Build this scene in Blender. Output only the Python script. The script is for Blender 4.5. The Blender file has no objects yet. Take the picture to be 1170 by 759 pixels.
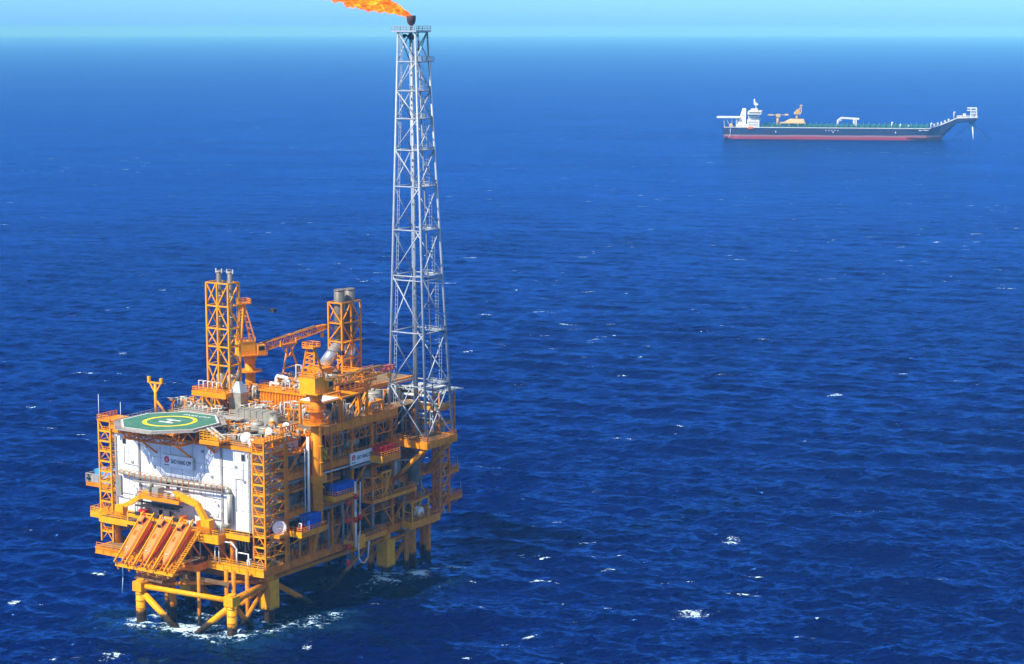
import bpy, math, random
import numpy as np
random.seed(7)
R = math.radians
sc = bpy.context.scene
COL = sc.collection

# ------------------------------------------------------------------ site frame
YAW = R(-32.5)                      # the platform's front runs along u, its long side along v
CU, SU = math.cos(YAW), math.sin(YAW)
OX, OY = -57.868, 460.658
def W(u, v, z=0.0):
    return (OX + u * CU - v * SU, OY + u * SU + v * CU, z)

# ------------------------------------------------------------------ materials
def nt(m):
    m.use_nodes = True
    t = m.node_tree
    return t, t.nodes, t.links, t.nodes['Principled BSDF']
def ramp(n, pts):
    r = n.new('ShaderNodeValToRGB')
    e = r.color_ramp.elements
    while len(e) < len(pts): e.new(0.5)
    for k, (p, c) in enumerate(pts):
        e[k].position = p
        e[k].color = (c[0], c[1], c[2], 1) if hasattr(c, '__len__') else (c, c, c, 1)
    return r
def paint(name, col, rough=0.5, metal=0.0, var=0.25, scale=0.5, rust=0.0, rustcol=(0.16, 0.05, 0.015), tidal=False, corr=None, streak=False):
    m = bpy.data.materials.new(name)
    t, n, l, b = nt(m)
    g = n.new('ShaderNodeNewGeometry')
    ns = n.new('ShaderNodeTexNoise'); ns.inputs['Scale'].default_value = scale; ns.inputs['Detail'].default_value = 6
    ns.inputs['Roughness'].default_value = 0.65
    if streak:
        mp = n.new('ShaderNodeMapping'); mp.inputs['Scale'].default_value = (1, 1, 0.12)
        l.new(g.outputs['Position'], mp.inputs['Vector']); l.new(mp.outputs[0], ns.inputs['Vector'])
    else:
        l.new(g.outputs['Position'], ns.inputs['Vector'])
    r = ramp(n, [(0.3, [c * (1 - var) for c in col]), (0.7, [min(1, c * (1 + var * .35)) for c in col])])
    l.new(ns.outputs['Fac'], r.inputs[0])
    out = r.outputs[0]
    if rust > 0:
        n2 = n.new('ShaderNodeTexNoise'); n2.inputs['Scale'].default_value = 1.3; n2.inputs['Detail'].default_value = 8
        n2.inputs['Roughness'].default_value = 0.7
        mp2 = n.new('ShaderNodeMapping'); mp2.inputs['Scale'].default_value = (1, 1, 0.45)
        l.new(g.outputs['Position'], mp2.inputs['Vector']); l.new(mp2.outputs[0], n2.inputs['Vector'])
        r2 = ramp(n, [(0.66 - rust * .2, 0), (0.76 - rust * .2, 0.85)])
        l.new(n2.outputs['Fac'], r2.inputs[0])
        mx = n.new('ShaderNodeMixRGB'); l.new(r2.outputs[0], mx.inputs[0]); l.new(out, mx.inputs[1])
        mx.inputs[2].default_value = (*rustcol, 1); out = mx.outputs[0]
    if tidal:      # marine growth on the wetted zone of the legs
        sp = n.new('ShaderNodeSeparateXYZ'); l.new(g.outputs['Position'], sp.inputs[0])
        n3 = n.new('ShaderNodeTexNoise'); n3.inputs['Scale'].default_value = 1.6; n3.inputs['Detail'].default_value = 5
        l.new(g.outputs['Position'], n3.inputs['Vector'])
        ma = n.new('ShaderNodeMath'); ma.operation = 'MULTIPLY_ADD'; l.new(n3.outputs['Fac'], ma.inputs[0]); ma.inputs[1].default_value = -1.6
        l.new(sp.outputs['Z'], ma.inputs[2])
        r3 = ramp(n, [(0.0, 1), (1.0, 0)])
        mr = n.new('ShaderNodeMapRange'); mr.inputs[1].default_value = 1.5; mr.inputs[2].default_value = 2.3
        l.new(ma.outputs[0], mr.inputs[0]); l.new(mr.outputs[0], r3.inputs[0])
        r4 = ramp(n, [(0.35, (0.018, 0.013, 0.008)), (0.6, (0.07, 0.045, 0.02))])
        l.new(n3.outputs['Fac'], r4.inputs[0])
        mx = n.new('ShaderNodeMixRGB'); l.new(r3.outputs[0], mx.inputs[0]); l.new(out, mx.inputs[1]); l.new(r4.outputs[0], mx.inputs[2])
        out = mx.outputs[0]
    l.new(out, b.inputs['Base Color'])
    b.inputs['Roughness'].default_value = rough; b.inputs['Metallic'].default_value = metal; b.inputs['Specular IOR Level'].default_value = .15
    if corr:       # pressed-sheet corrugation, spacing in metres along the site's u axis
        tc = n.new('ShaderNodeTexCoord')
        sp2 = n.new('ShaderNodeSeparateXYZ'); l.new(tc.outputs['Object'], sp2.inputs[0])
        m1 = n.new('ShaderNodeMath'); m1.operation = 'MULTIPLY'; l.new(sp2.outputs['X'], m1.inputs[0]); m1.inputs[1].default_value = 2 * math.pi / corr
        m2 = n.new('ShaderNodeMath'); m2.operation = 'SINE'; l.new(m1.outputs[0], m2.inputs[0])
        bp = n.new('ShaderNodeBump'); bp.inputs['Distance'].default_value = 0.06; bp.inputs['Strength'].default_value = 0.7
        l.new(m2.outputs[0], bp.inputs['Height']); l.new(bp.outputs[0], b.inputs['Normal'])
    return m
M = {}
ORC = (0.90, 0.295, 0.001)
YLC = (0.90, 0.39, 0.001)
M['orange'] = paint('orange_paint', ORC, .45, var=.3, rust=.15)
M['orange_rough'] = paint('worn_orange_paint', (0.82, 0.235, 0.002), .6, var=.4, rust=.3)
M['amber'] = paint('amber_paint', (0.90, 0.35, 0.001), .45, var=.25, rust=.2)
M['yellow'] = paint('yellow_paint', YLC, .42, var=.22, rust=.12)
M['jacket'] = paint('jacket_yellow_paint', (0.90, 0.39, 0.001), .45, var=.25, rust=.22, tidal=True)
M['jacket_orange'] = paint('jacket_orange_paint', (0.70, 0.24, 0.003), .5, var=.35, rust=.45, tidal=True)
M['grating'] = paint('steel_grating', (0.20, 0.12, 0.06), .8, var=.4, rust=.3)
M['deck'] = paint('deck_coating', (0.26, 0.17, 0.09), .75, var=.4, rust=.4)
M['white_wall'] = paint('white_cladding', (0.80, 0.80, 0.79), .5, var=.12, scale=.35, corr=.55, streak=True, rust=.02, rustcol=(.45, .36, .27))
M['white'] = paint('white_paint', (0.82, 0.82, 0.80), .45, var=.12)
M['pipe'] = paint('pipe_grey', (0.34, 0.32, 0.28), .45, var=.3, rust=.1)
M['pale'] = paint('pale_grey_paint', (0.56, 0.55, 0.51), .45, var=.2)
M['insul'] = paint('insulation_cladding', (0.42, 0.40, 0.33), .5, metal=.35, var=.35)
M['steel'] = paint('stack_steel', (0.21, 0.19, 0.165), .5, metal=.2, var=.4, streak=True)
M['shade_grey'] = paint('shade_darkened_grey', (0.20, 0.165, 0.125), .55, var=.4, rust=.3)  # rusty grey cladding, darkened in colour for the shaded right side
M['silver'] = paint('bright_cladding', (0.66, 0.66, 0.64), .3, metal=.7, var=.2)
M['galv'] = paint('galvanised_steel', (0.41, 0.45, 0.49), .45, metal=.15, var=.22)
M['galv_dark'] = paint('weathered_steel', (0.26, 0.27, 0.29), .5, metal=.2, var=.3)
M['dark'] = paint('dark_steel', (0.045, 0.042, 0.045), .6, var=.4)
M['inner_shade'] = paint('interior_shade_brown', (0.06, 0.035, 0.02), .8, var=.5, rust=.4)  # near-black brown, the interior's shade put into the colour
M['glass'] = paint('dark_window_glass', (0.03, 0.035, 0.04), .12, var=.2)
M['doorgrey'] = paint('grey_door_paint', (0.28, 0.26, 0.22), .5)
M['blue'] = paint('blue_container_paint', (0.015, 0.10, 0.50), .45, var=.2, corr=.5)
M['skyblue'] = paint('light_blue_tarp', (0.05, 0.34, 0.80), .55, var=.2)
M['red'] = paint('red_paint', (0.68, 0.03, 0.02), .45, var=.2)
M['pinkred'] = paint('red_white_boom_paint', (0.72, 0.16, 0.12), .5, var=.3)
M['boat'] = paint('lifeboat_orange', (0.80, 0.12, 0.008), .35, var=.12)
M['boat_top'] = paint('pale_boat_orange', (0.86, 0.23, 0.05), .45, var=.15)  # lighter orange than the hull
M['orange_box'] = paint('orange_enclosure_paint', (0.88, 0.255, 0.002), .5, var=.3, rust=.2)
M['green'] = paint('helideck_green', (0.075, 0.22, 0.15), .75, var=.4)
M['mark_yellow'] = paint('marking_yellow', (0.90, 0.72, 0.01), .6, var=.1)
M['mark_white'] = paint('marking_white', (0.72, 0.72, 0.70), .6, var=.1)
M['net'] = paint('net_grey', (0.42, 0.38, 0.34), .7, var=.3)
M['black'] = paint('black_letters', (0.015, 0.015, 0.018), .5, var=.1)
M['rope'] = paint('pale_blue_rope', (0.35, 0.55, 0.62), .7)
M['hose'] = paint('white_hose', (0.75, 0.74, 0.70), .5)
M['burner'] = paint('scorched_steel', (0.09, 0.06, 0.06), .6, var=.5, scale=2)

# ------------------------------------------------------------------ mesh builder
def vsub(a, b): return (a[0] - b[0], a[1] - b[1], a[2] - b[2])
def cross(a, b): return (a[1] * b[2] - a[2] * b[1], a[2] * b[0] - a[0] * b[2], a[0] * b[1] - a[1] * b[0])
def norm(a):
    d = math.sqrt(a[0] ** 2 + a[1] ** 2 + a[2] ** 2) or 1
    return (a[0] / d, a[1] / d, a[2] / d)
def lerp(a, b, t): return tuple(a[i] + (b[i] - a[i]) * t for i in range(3))
class MB:
    def __init__(s): s.v = []; s.f = []; s.sm = []
    def _add(s, vs, fs, smooth=False):
        o = len(s.v); s.v += vs
        for f in fs: s.f.append([i + o for i in f]); s.sm.append(smooth)
        return s
    def box(s, x0, x1, y0, y1, z0, z1):
        return s._add([(x0, y0, z0), (x1, y0, z0), (x1, y1, z0), (x0, y1, z0), (x0, y0, z1), (x1, y0, z1), (x1, y1, z1), (x0, y1, z1)],
                      [(3, 2, 1, 0), (4, 5, 6, 7), (0, 1, 5, 4), (1, 2, 6, 5), (2, 3, 7, 6), (3, 0, 4, 7)])
    def bar(s, p, q, w=.3, h=None, up=(0, 0, 1)):
        h = h or w
        d = norm(vsub(q, p))
        if abs(d[0] * up[0] + d[1] * up[1] + d[2] * up[2]) > .98: up = (0, 1, 0)
        a = norm(cross(d, up)); b = cross(a, d)
        vs = []
        for c in (p, q):
            for sa, sb in ((-1, -1), (1, -1), (1, 1), (-1, 1)):
                vs.append(tuple(c[i] + a[i] * sa * w / 2 + b[i] * sb * h / 2 for i in range(3)))
        return s._add(vs, [(0, 1, 2, 3), (7, 6, 5, 4), (0, 4, 5, 1), (1, 5, 6, 2), (2, 6, 7, 3), (3, 7, 4, 0)])
    def tube(s, p, q, r=.2, r2=None, n=8, cap=True):
        r2 = r if r2 is None else r2
        d = norm(vsub(q, p)); up = (0, 0, 1) if abs(d[2]) < .95 else (0, 1, 0)
        a = norm(cross(d, up)); b = cross(a, d)
        vs = []
        for c, rr in ((p, r), (q, r2)):
            for k in range(n):
                t = 2 * math.pi * k / n
                vs.append(tuple(c[i] + rr * (a[i] * math.cos(t) + b[i] * math.sin(t)) for i in range(3)))
        fs = [(k, k + n, (k + 1) % n + n, (k + 1) % n) for k in range(n)]
        s._add(vs, fs, True)
        if cap:
            o = len(s.v) - 2 * n
            s.f.append([o + k for k in range(n)]); s.sm.append(False)
            s.f.append([o + n + n - 1 - k for k in range(n)]); s.sm.append(False)
        return s
    def path(s, pts, r=.15, n=8):
        for a, b in zip(pts[:-1], pts[1:]): s.tube(a, b, r, n=n)
        for a in pts[1:-1]: s.ball(a, r * 1.02, 6, 8)
        return s
    def ball(s, c, r, nu=8, nv=12, sc_=(1, 1, 1)):
        vs = [(c[0], c[1], c[2] - r * sc_[2])]
        for i in range(1, nu):
            ph = -math.pi / 2 + math.pi * i / nu
            for j in range(nv):
                th = 2 * math.pi * j / nv
                vs.append((c[0] + r * sc_[0] * math.cos(ph) * math.cos(th), c[1] + r * sc_[1] * math.cos(ph) * math.sin(th), c[2] + r * sc_[2] * math.sin(ph)))
        vs.append((c[0], c[1], c[2] + r * sc_[2]))
        fs = [(0, 1 + (j + 1) % nv, 1 + j) for j in range(nv)]
        for i in range(nu - 2):
            for j in range(nv):
                a = 1 + i * nv + j; b = 1 + i * nv + (j + 1) % nv
                fs.append((a, b, b + nv, a + nv))
        e = len(vs) - 1; o = 1 + (nu - 2) * nv
        fs += [(o + j, o + (j + 1) % nv, e) for j in range(nv)]
        return s._add(vs, fs, True)
    def lathe(s, c, prof, n=16, axis='z', smooth=True):
        vs = []
        for (r, h) in prof:
            for k in range(n):
                t = 2 * math.pi * k / n; x, y = r * math.cos(t), r * math.sin(t)
                if axis == 'z': vs.append((c[0] + x, c[1] + y, c[2] + h))
                elif axis == 'x': vs.append((c[0] + h, c[1] + x, c[2] + y))
                else: vs.append((c[0] + y, c[1] + h, c[2] + x))
        fs = []
        for i in range(len(prof) - 1):
            for k in range(n):
                a = i * n + k; b = i * n + (k + 1) % n
                fs.append((a, b, b + n, a + n))
        fs.append(tuple(range(n - 1, -1, -1))); m = (len(prof) - 1) * n
        fs.append(tuple(m + k for k in range(n)))
        return s._add(vs, fs, smooth)
    def prism(s, poly, z0, z1):
        n = len(poly)
        vs = [(x, y, z0) for x, y in poly] + [(x, y, z1) for x, y in poly]
        return s._add(vs, [tuple(range(n - 1, -1, -1)), tuple(range(n, 2 * n))] + [(k, (k + 1) % n, (k + 1) % n + n, k + n) for k in range(n)])
    def extr(s, poly, u0, u1):            # poly in (v,z), extruded along u
        n = len(poly)
        vs = [(u0, a, b) for a, b in poly] + [(u1, a, b) for a, b in poly]
        return s._add(vs, [tuple(range(n)), tuple(range(2 * n - 1, n - 1, -1))] + [(k, k + n, (k + 1) % n + n, (k + 1) % n) for k in range(n)])
    def quad(s, a, b, c, d): return s._add([a, b, c, d], [(0, 1, 2, 3)])
    def rail(s, pts, h=1.15, step=1.8, r=.05, close=False):
        pts = list(pts) + ([pts[0]] if close else [])
        for a, b in zip(pts[:-1], pts[1:]):
            L = math.dist(a, b); k = max(1, round(L / step))
            for i in range(k + 1):
                p = lerp(a, b, i / k); s.bar(p, (p[0], p[1], p[2] + h), r * 2)
            for f in (1, .55, .12):
                s.bar((a[0], a[1], a[2] + h * f), (b[0], b[1], b[2] + h * f), r * 2)
        return s
    def build(s, name, mat, parent=None, base=None):
        b = base or (parent['base'] if parent is not None else (0, 0, 0))
        me = bpy.data.meshes.new(name)
        me.from_pydata([vsub(p, b) for p in s.v], [], s.f)
        me.polygons.foreach_set('use_smooth', s.sm)
        me.materials.append(M[mat] if isinstance(mat, str) else mat)
        me.update()
        o = bpy.data.objects.new(name, me); COL.objects.link(o)
        if parent is not None: o.parent = parent
        else:
            o.location = W(*b); o.rotation_euler = (0, 0, YAW)
        o['base'] = b
        return o
def tag(o, label, cat, group=None, kind=None):
    if label: o['label'] = label
    if cat: o['category'] = cat
    if group: o['group'] = group
    if kind: o['kind'] = kind
    return o
def thing(name, label, cat, base, group=None):
    o = bpy.data.objects.new(name, None); COL.objects.link(o)
    o.empty_display_size = .5
    o.location = W(*base); o.rotation_euler = (0, 0, YAW); o['base'] = base
    return tag(o, label, cat, group)
def part(name, mat, parent, fn):
    m = MB(); fn(m); return m.build(name, mat, parent)

# =================================================================== JACKET
jk = thing('steel_jacket', 'yellow tubular steel jacket of legs and braces standing in the foaming sea', 'jacket', (-12, 20, 0))
for (u, v) in ((-24.3, -18), (2.3, -16.2)):
    o = part('leg', 'jacket', jk, lambda m: m.tube((u, v, -8), (u, v, 9.2), 1.18, n=20))
    part('leg_cap', 'jacket', o, lambda m: (m.box(u - 1.35, u + 1.35, v - 1.35, v + 1.35, 7.4, 9.7), m.tube((u, v, 9.7), (u, v, 10.1), .9, n=16)))
    part('ladder_band', 'jacket_orange', o, lambda m: [m.tube((u, v, z), (u, v, z + .18), 1.26, n=20) for z in (3.2, 5.0, 6.6)])
for (u, v) in ((0, 0), (-25, 0), (1.1, 45.6), (-25, 45.6)):
    o = part('leg', 'jacket', jk, lambda m: (m.tube((u, v, -8), (u, v, 13), 1.25, n=20)))
    part('leg_box', 'jacket', o, lambda m: (m.box(u - 1.7, u + 1.7, v - 1.7, v + 1.7, 2.4, 9.6)))
for (u, v) in ((-1.2, 59.3), (-24.5, 60)):
    o = part('leg', 'jacket_orange', jk, lambda m: m.tube((u, v, -8), (u, v, 13), 1.75, n=20))
for (u, v, r) in ((-3, 68.4, 1.1), (2.6, 52.5, .6), (-3.6, 45.5, .9), (1.5, 64, .7), (-25.7, -6.9, 1.0), (-20.8, -10.7, .9), (-9.8, -13.8, .42), (-5.7, -8.7, .5), (-3.8, -8.3, .55), (-.7, -7.1, .5), (-7, 42, .5), (-14, 40, .5)):
    part('caisson', 'jacket_orange', jk, lambda m: m.tube((u, v, -6), (u, v, 13), r, n=12))
def brace(p, q, r, mat='jacket'): part('brace', mat, jk, lambda m: m.tube(p, q, r, n=14))
brace((-24.3, -18, 8.5), (2.3, -16.2, 8.5), .62)
brace((-24, -18, 7.2), (-11.5, -17, -2.5), .78)
brace((2, -16.2, 7.2), (-10, -17, -2.5), .78)
brace((2.3, -16.2, 8.4), (0, 0, 8.6), .85, 'jacket_orange')
brace((-24.3, -18, 8.4), (-25, 0, 8.6), .85, 'jacket_orange')
brace((2.3, -15, 6.8), (.8, -6, -2), .6, 'jacket_orange')
brace((0, -2, 7.5), (1.6, -12, 1.5), .55, 'jacket_orange')
brace((-25, 0, 8.8), (0, 0, 8.8), .75, 'jacket_orange')
brace((-24, -1, 8), (-11, -2, -2), .7, 'jacket_orange')
brace((-1, -1, 8), (-12, -2, -2), .7, 'jacket_orange')
brace((-23, -16, 8.6), (-1, -1, 8.9), .5, 'jacket_orange')
brace((.2, 2, 8), (.6, 20, -3), .7, 'jacket_orange')
brace((-3, 44, 8), (-6, 28, -3), .5, 'jacket_orange')
brace((.2, 57, 8.5), (.9, 47, 8.7), .6, 'jacket_orange')
brace((.2, 1, 9.6), (1, 45, 9.6), .6, 'jacket_orange')
brace((1, 46, 8), (-1, 59, 8), .7, 'jacket_orange')
brace((-1.2, 58.5, 7.5), (.9, 48, 1.5), .65, 'jacket_orange')
brace((-1.2, 59, 6.8), (-7, 58, -2), .65, 'jacket_orange')
brace((-24.5, 60, 8), (-1.2, 59.3, 8), .7, 'jacket_orange')
brace((-24, 45.6, 8), (0, 45.6, 8), .7, 'jacket_orange')
brace((0, 45, 7), (-12, 44, -3), .65, 'jacket_orange')
brace((-24.5, 45, 7), (-12, 44, -3), .65, 'jacket_orange')
part('walkway', 'grating', jk, lambda m: (m.box(-27.0, -18.5, -16.6, -9.5, 9.9, 10.2), m.box(-26, -22.8, -9.5, 1, 9.9, 10.2)))
part('walkway_beam', 'grating', jk, lambda m: (m.box(-27.2, -18.5, -16.9, -16.6, 9.6, 10.25), m.bar((-23, -9.6, 9.8), (-4, -9.4, 9.8), .7, .8)))
part('railing', 'jacket_orange', jk, lambda m: (m.rail([(-26.9, -16.5, 10.2), (-18.6, -16.5, 10.2), (-18.6, -9.6, 10.2)]), m.rail([(-26.9, -16.5, 10.2), (-26.9, -9.6, 10.2)])))

# =================================================================== TOPSIDE FRAME
td = thing('production_deck', 'multi level orange steel deck frame carrying all the plant above the yellow jacket', 'deck', (-20, 30, 12))
UL, UR, VF, VB = -45.0, 3.0, -5.0, 66.0
LV = {'low': 13.4, 'mid': 25.6, 'third': 34.8, 'top': 43.6}
part('deck_plate', 'deck', td, lambda m: (m.box(-44.6, 2.5, -5.2, 65.5, 13.05, 13.3), m.box(-46, -14, -10, -5.2, 12.9, 13.2)))
part('deck_plate', 'deck', td, lambda m: m.box(-44.6, 2.5, 4, 65.5, 25.2, 25.5))
part('deck_plate', 'deck', td, lambda m: m.box(-44.6, 2.5, 4, 65.5, 34.4, 34.7))
part('deck_plate', 'deck', td, lambda m: m.box(-44.6, 2.5, 14.5, 60, 43.2, 43.5))
part('deck_plate', 'deck', td, lambda m: m.box(-30.2, -4.8, 34, 66, 48.3, 48.6))
part('deck_plate', 'deck', td, lambda m: m.box(-44.6, -1, -3.5, 14, 20.9, 21.2))
def girder(p, q, h, w=.55, mat='orange'):
    def f(m):
        d = norm(vsub(q, p)); L = math.dist(p, q)
        m.bar((p[0], p[1], p[2]), (q[0], q[1], q[2]), .16, h - .3)
        for s in (-1, 1): m.bar((p[0], p[1], p[2] + s * (h / 2 - .07)), (q[0], q[1], q[2] + s * (h / 2 - .07)), w, .15)
        k = int(L / 2.4)
        for i in range(1, k):
            c = lerp(p, q, i / k); m.bar((c[0], c[1], c[2] - h / 2 + .15), (c[0], c[1], c[2] + h / 2 - .15), .12 if abs(d[0]) > .5 else w * .8, w * .8 if abs(d[0]) > .5 else .12)
    part('edge_beam', mat, td, f)
girder((-14, -5.7, 12.5), (3.3, -5.7, 12.5), 1.8, mat='yellow')
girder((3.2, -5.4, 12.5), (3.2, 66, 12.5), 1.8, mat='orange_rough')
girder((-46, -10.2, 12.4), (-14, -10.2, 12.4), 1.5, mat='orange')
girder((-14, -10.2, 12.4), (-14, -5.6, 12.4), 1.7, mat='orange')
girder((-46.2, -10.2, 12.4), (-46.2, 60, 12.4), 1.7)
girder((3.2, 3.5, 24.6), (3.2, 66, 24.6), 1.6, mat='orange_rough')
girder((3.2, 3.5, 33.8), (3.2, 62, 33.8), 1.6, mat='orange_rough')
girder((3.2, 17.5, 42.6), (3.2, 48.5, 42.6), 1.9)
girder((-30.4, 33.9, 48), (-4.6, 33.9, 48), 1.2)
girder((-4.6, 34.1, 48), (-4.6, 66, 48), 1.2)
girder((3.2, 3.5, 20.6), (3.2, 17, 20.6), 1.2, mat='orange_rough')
girder((-45, 66, 12.5), (3, 66, 12.5), 1.7)
girder((3.3, 14.3, 42.4), (-30, 14.3, 42.4), 1.4)
for v in (3.6, 12.5, 20.8, 29.2, 37.6, 46, 56, 65.5):
    part('column', 'orange_rough', td, lambda m: (m.bar((2.9, v, 13.4), (2.9, v, 42), .7, .7)))
    if v > 4: part('column', 'inner_shade', td, lambda m: (m.bar((-3.2, v, 13.4), (-3.2, v, 43), .7, .7)))
for (u, v, z0, z1) in ((-7.2, -4.4, 13.3, 20.9), (-12.5, -2, 13.3, 20.9), (-21.5, -3.5, 13.3, 20.9), (-30, -3.5, 13.3, 20.9), (-44, -4.5, 13.3, 20.9), (-15, 6, 13.3, 20.9)):
    part('column', 'orange', td, lambda m: m.tube((u, v, z0), (u, v, z1), .75, n=14))
for (p, q) in (((3, 20.8, 14), (3, 29, 24)), ((3, 37.6, 14), (3, 29.4, 24)), ((3, 46, 14), (3, 38, 24)), ((3, 4, 34.8), (3, 12, 42)), ((3, 20.8, 35), (3, 12.6, 42)),
               ((3, 46, 14), (3, 56, 24)), ((3, 56, 26), (3, 65, 33)), ((3, 65, 14), (3, 56.5, 24)), ((-12, -4.8, 13.6), (-20, -4.8, 20.6)), ((-7.5, -4.8, 13.6), (-14, -4.8, 20.6)), ((3, 29, 26), (3, 37, 33)), ((3, 20.8, 26), (3, 12.8, 33))):
    part('brace', 'orange_rough', td, lambda m: m.bar(p, q, .42))
# hanging trusses below the upper deck edge
def hang(v0, v1, z0, z1):
    def f(m):
        k = max(2, round((v1 - v0) / 2.6))
        m.bar((3.5, v0, z0), (3.5, v1, z0), .25); m.bar((3.5, v0, z1), (3.5, v1, z1), .25)
        for i in range(k + 1):
            a = v0 + (v1 - v0) * i / k
            m.bar((3.5, a, z0), (3.5, a, z1), .2)
            if i < k: m.bar((3.5, a, z0 if i % 2 else z1), (3.5, a + (v1 - v0) / k, z1 if i % 2 else z0), .16)
    part('hanging_truss', 'orange_rough', td, f)
hang(18, 25, 38.2, 41.4); hang(27, 36.5, 38.6, 41.4); hang(39, 47.5, 38.3, 41.4)
# dark sheets added for the shade inside the open frame, plated floors are above
part('shade_backing', 'inner_shade', td, lambda m: (m.box(-5.4, -5.1, 4.2, 65.4, 13.4, 43.1), m.box(-44, -5.4, 15, 15.2, 13.4, 43.1), m.box(-24, -3, 1.2, 1.4, 13.4, 20.8), m.box(-44.5, -44.3, 4, 65, 13.4, 43)))
def ribs(m):
    v = 5.2
    while v < 65:
        m.box(-5.1, -4.85, v, v + .25, 13.4, 43); v += 1.7
part('backing_rib', 'orange_rough', td, ribs)
for z, v0, v1 in ((13.4, 4, 66), (25.5, 4, 66), (34.7, 4, 62), (43.5, 17.5, 36.5), (43.5, 37.5, 48.5)):
    part('railing', 'orange', td, lambda m: m.rail([(3.1, v0, z), (3.1, v1, z)]))
part('railing', 'yellow', td, lambda m: m.rail([(-13.8, -5.6, 13.4), (3.2, -5.6, 13.4), (3.2, 3, 13.4)]))
part('railing', 'orange', td, lambda m: m.rail([(-46, -10.1, 13.2), (-36, -10.1, 13.2)]))
part('railing', 'orange', td, lambda m: m.rail([(-30, 34, 48.6), (-4.8, 34, 48.6), (-4.8, 52, 48.6)]))
# pipework welded along the open side
random.seed(11)
def zig(u, v, z, L, r, drop):
    return [(u, v, z), (u, v + L * .45, z), (u, v + L * .45, z + drop), (u, v + L, z + drop)]
for k in range(34):
    lev = random.choice((13.4, 13.4, 25.5, 25.5, 34.7, 34.7)); hmax = 10.5 if lev < 14 else 8
    u = random.uniform(-3.8, 2.3); v = random.uniform(4.5, 58); z = lev + random.uniform(1.5, hmax); r = random.choice((.12, .16, .2, .28))
    L = random.uniform(4, 13)
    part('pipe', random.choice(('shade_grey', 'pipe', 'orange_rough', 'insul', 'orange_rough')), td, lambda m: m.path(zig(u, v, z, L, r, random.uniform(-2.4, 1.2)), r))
for (u, v, z0, z1, r, mt) in ((3.7, 11.0, 21, 42.5, .34, 'white'), (3.6, 9.8, 21, 40, .16, 'pale'), (3.7, 18.5, 13, 22.5, .22, 'pipe'), (3.6, 24.5, 13, 25, .3, 'pipe'), (3.9, 36.4, 12, 24.5, .38, 'pipe'),
                              (3.8, 46.4, 24, 34, .55, 'pale'), (3.8, 47.8, 20, 34, .4, 'pipe'), (3.5, 50.5, 14, 24, .3, 'pipe'), (3.6, 7.5, 13.5, 19, .25, 'orange'), (3.6, 58, 13, 24, .25, 'pipe')):
    part('riser_pipe', mt, td, lambda m: m.tube((u, v, z0), (u, v, z1), r, n=10))
for pts, r, mt in (([(4.2, 36.5, 23.2), (4.2, 36.5, 21), (4.2, 44, 21), (4.2, 47, 22)], .28, 'pipe'), ([(3.7, 12, 32.6), (3.7, 27, 32.4)], .25, 'pale'), ([(3.7, 28, 31.6), (3.7, 45, 31.8)], .33, 'pipe'),
                   ([(3.6, 5, 24), (3.6, 24, 23.6), (3.6, 24, 21)], .2, 'pipe'), ([(3.7, 45, 30.5), (6.5, 49, 30.3), (6.5, 54, 30.3)], .3, 'insul'), ([(3.6, 49, 12.2), (5, 50, 11.2), (5, 52, 11.2)], .3, 'pipe'),
                   ([(-13, -6.2, 18.7), (-6, -6.2, 18.9), (-4.5, -6.2, 17.6), (-4.5, -6.2, 14)], .2, 'white'), ([(-4, -6.1, 16.8), (-1, -6.1, 16.8), (-1, -6.1, 14)], .16, 'white'), ([(-11.2, -6.2, 13.4), (-11.2, -6.2, 17.4), (-10, -6.2, 17.4), (-10, -6.2, 13.4)], .14, 'hose'), ([(-16, -6, 13.3), (-16, -6, 18), (-14.5, -6, 18)], .13, 'hose')):
    part('pipe', mt, td, lambda m: m.path(pts, r))
part('pipe_rack', 'pale', td, lambda m: [m.path([(-24 + .9 * k, 10, 15 + .6 * (k % 3)), (-24 + .9 * k, 1.0, 15 + .6 * (k % 3)), (-24 + .9 * k, .6, 20)], .16) for k in range(20)])
part('cable_tray', 'pipe', td, lambda m: (m.box(2.6, 3.0, 4, 60, 23, 23.25), m.box(2.6, 3.0, 4, 60, 32.2, 32.45), m.box(2.3, 2.9, 20, 47, 40.6, 40.9)))

# =================================================================== LIVING QUARTERS
lq = thing('living_quarters', 'white corrugated accommodation block below the green helideck', 'living quarters', (-23, 4, 21.2))
wall = part('wall', 'white_wall', lq, lambda m: m.box(-44.6, -1.4, -4, 13.8, 21.3, 41.3))
part('roof', 'deck', lq, lambda m: m.box(-44.9, -1.1, -4.3, 14.1, 41.3, 41.7))
part('roof_beam', 'orange', lq, lambda m: (m.box(-45, -1, -4.5, -4.32, 41.0, 41.75), m.box(-1.08, -.85, -4.3, 14, 41.0, 41.75)))
part('floor_joint', 'pale', lq, lambda m: [m.box(-44.7, -1.3, -4.07, -4.02, z, z + .14) for z in (26.3, 31.3, 36.3)])
for u in (-44.3, -36.6, -10.4, -1.9):
    part('cable_tray', 'pipe', lq, lambda m: (m.box(u - .28, u + .28, -4.28, -4.03, 21.6, 41.0), [m.box(u - .4, u + .4, -4.32, -4.28, z, z + .12) for z in np.arange(22, 41, 1.6)]))
part('cable_tray', 'doorgrey', lq, lambda m: m.box(-43.9, -42.6, -4.5, -4.05, 25.2, 30.4))
for (u, z) in ((-41.5, 39.3), (-3.7, 39.3), (-27.6, 29.9), (-24.2, 29.8), (-30.1, 22.9), (-26.7, 22.9)):
    f = part('window', 'doorgrey', lq, lambda m: m.box(u - .62, u + .62, -4.12, -4.03, z - .85, z + .85))
    part('pane', 'glass', f, lambda m: m.box(u - .48, u + .48, -4.16, -4.122, z - .7, z + .7))
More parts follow.
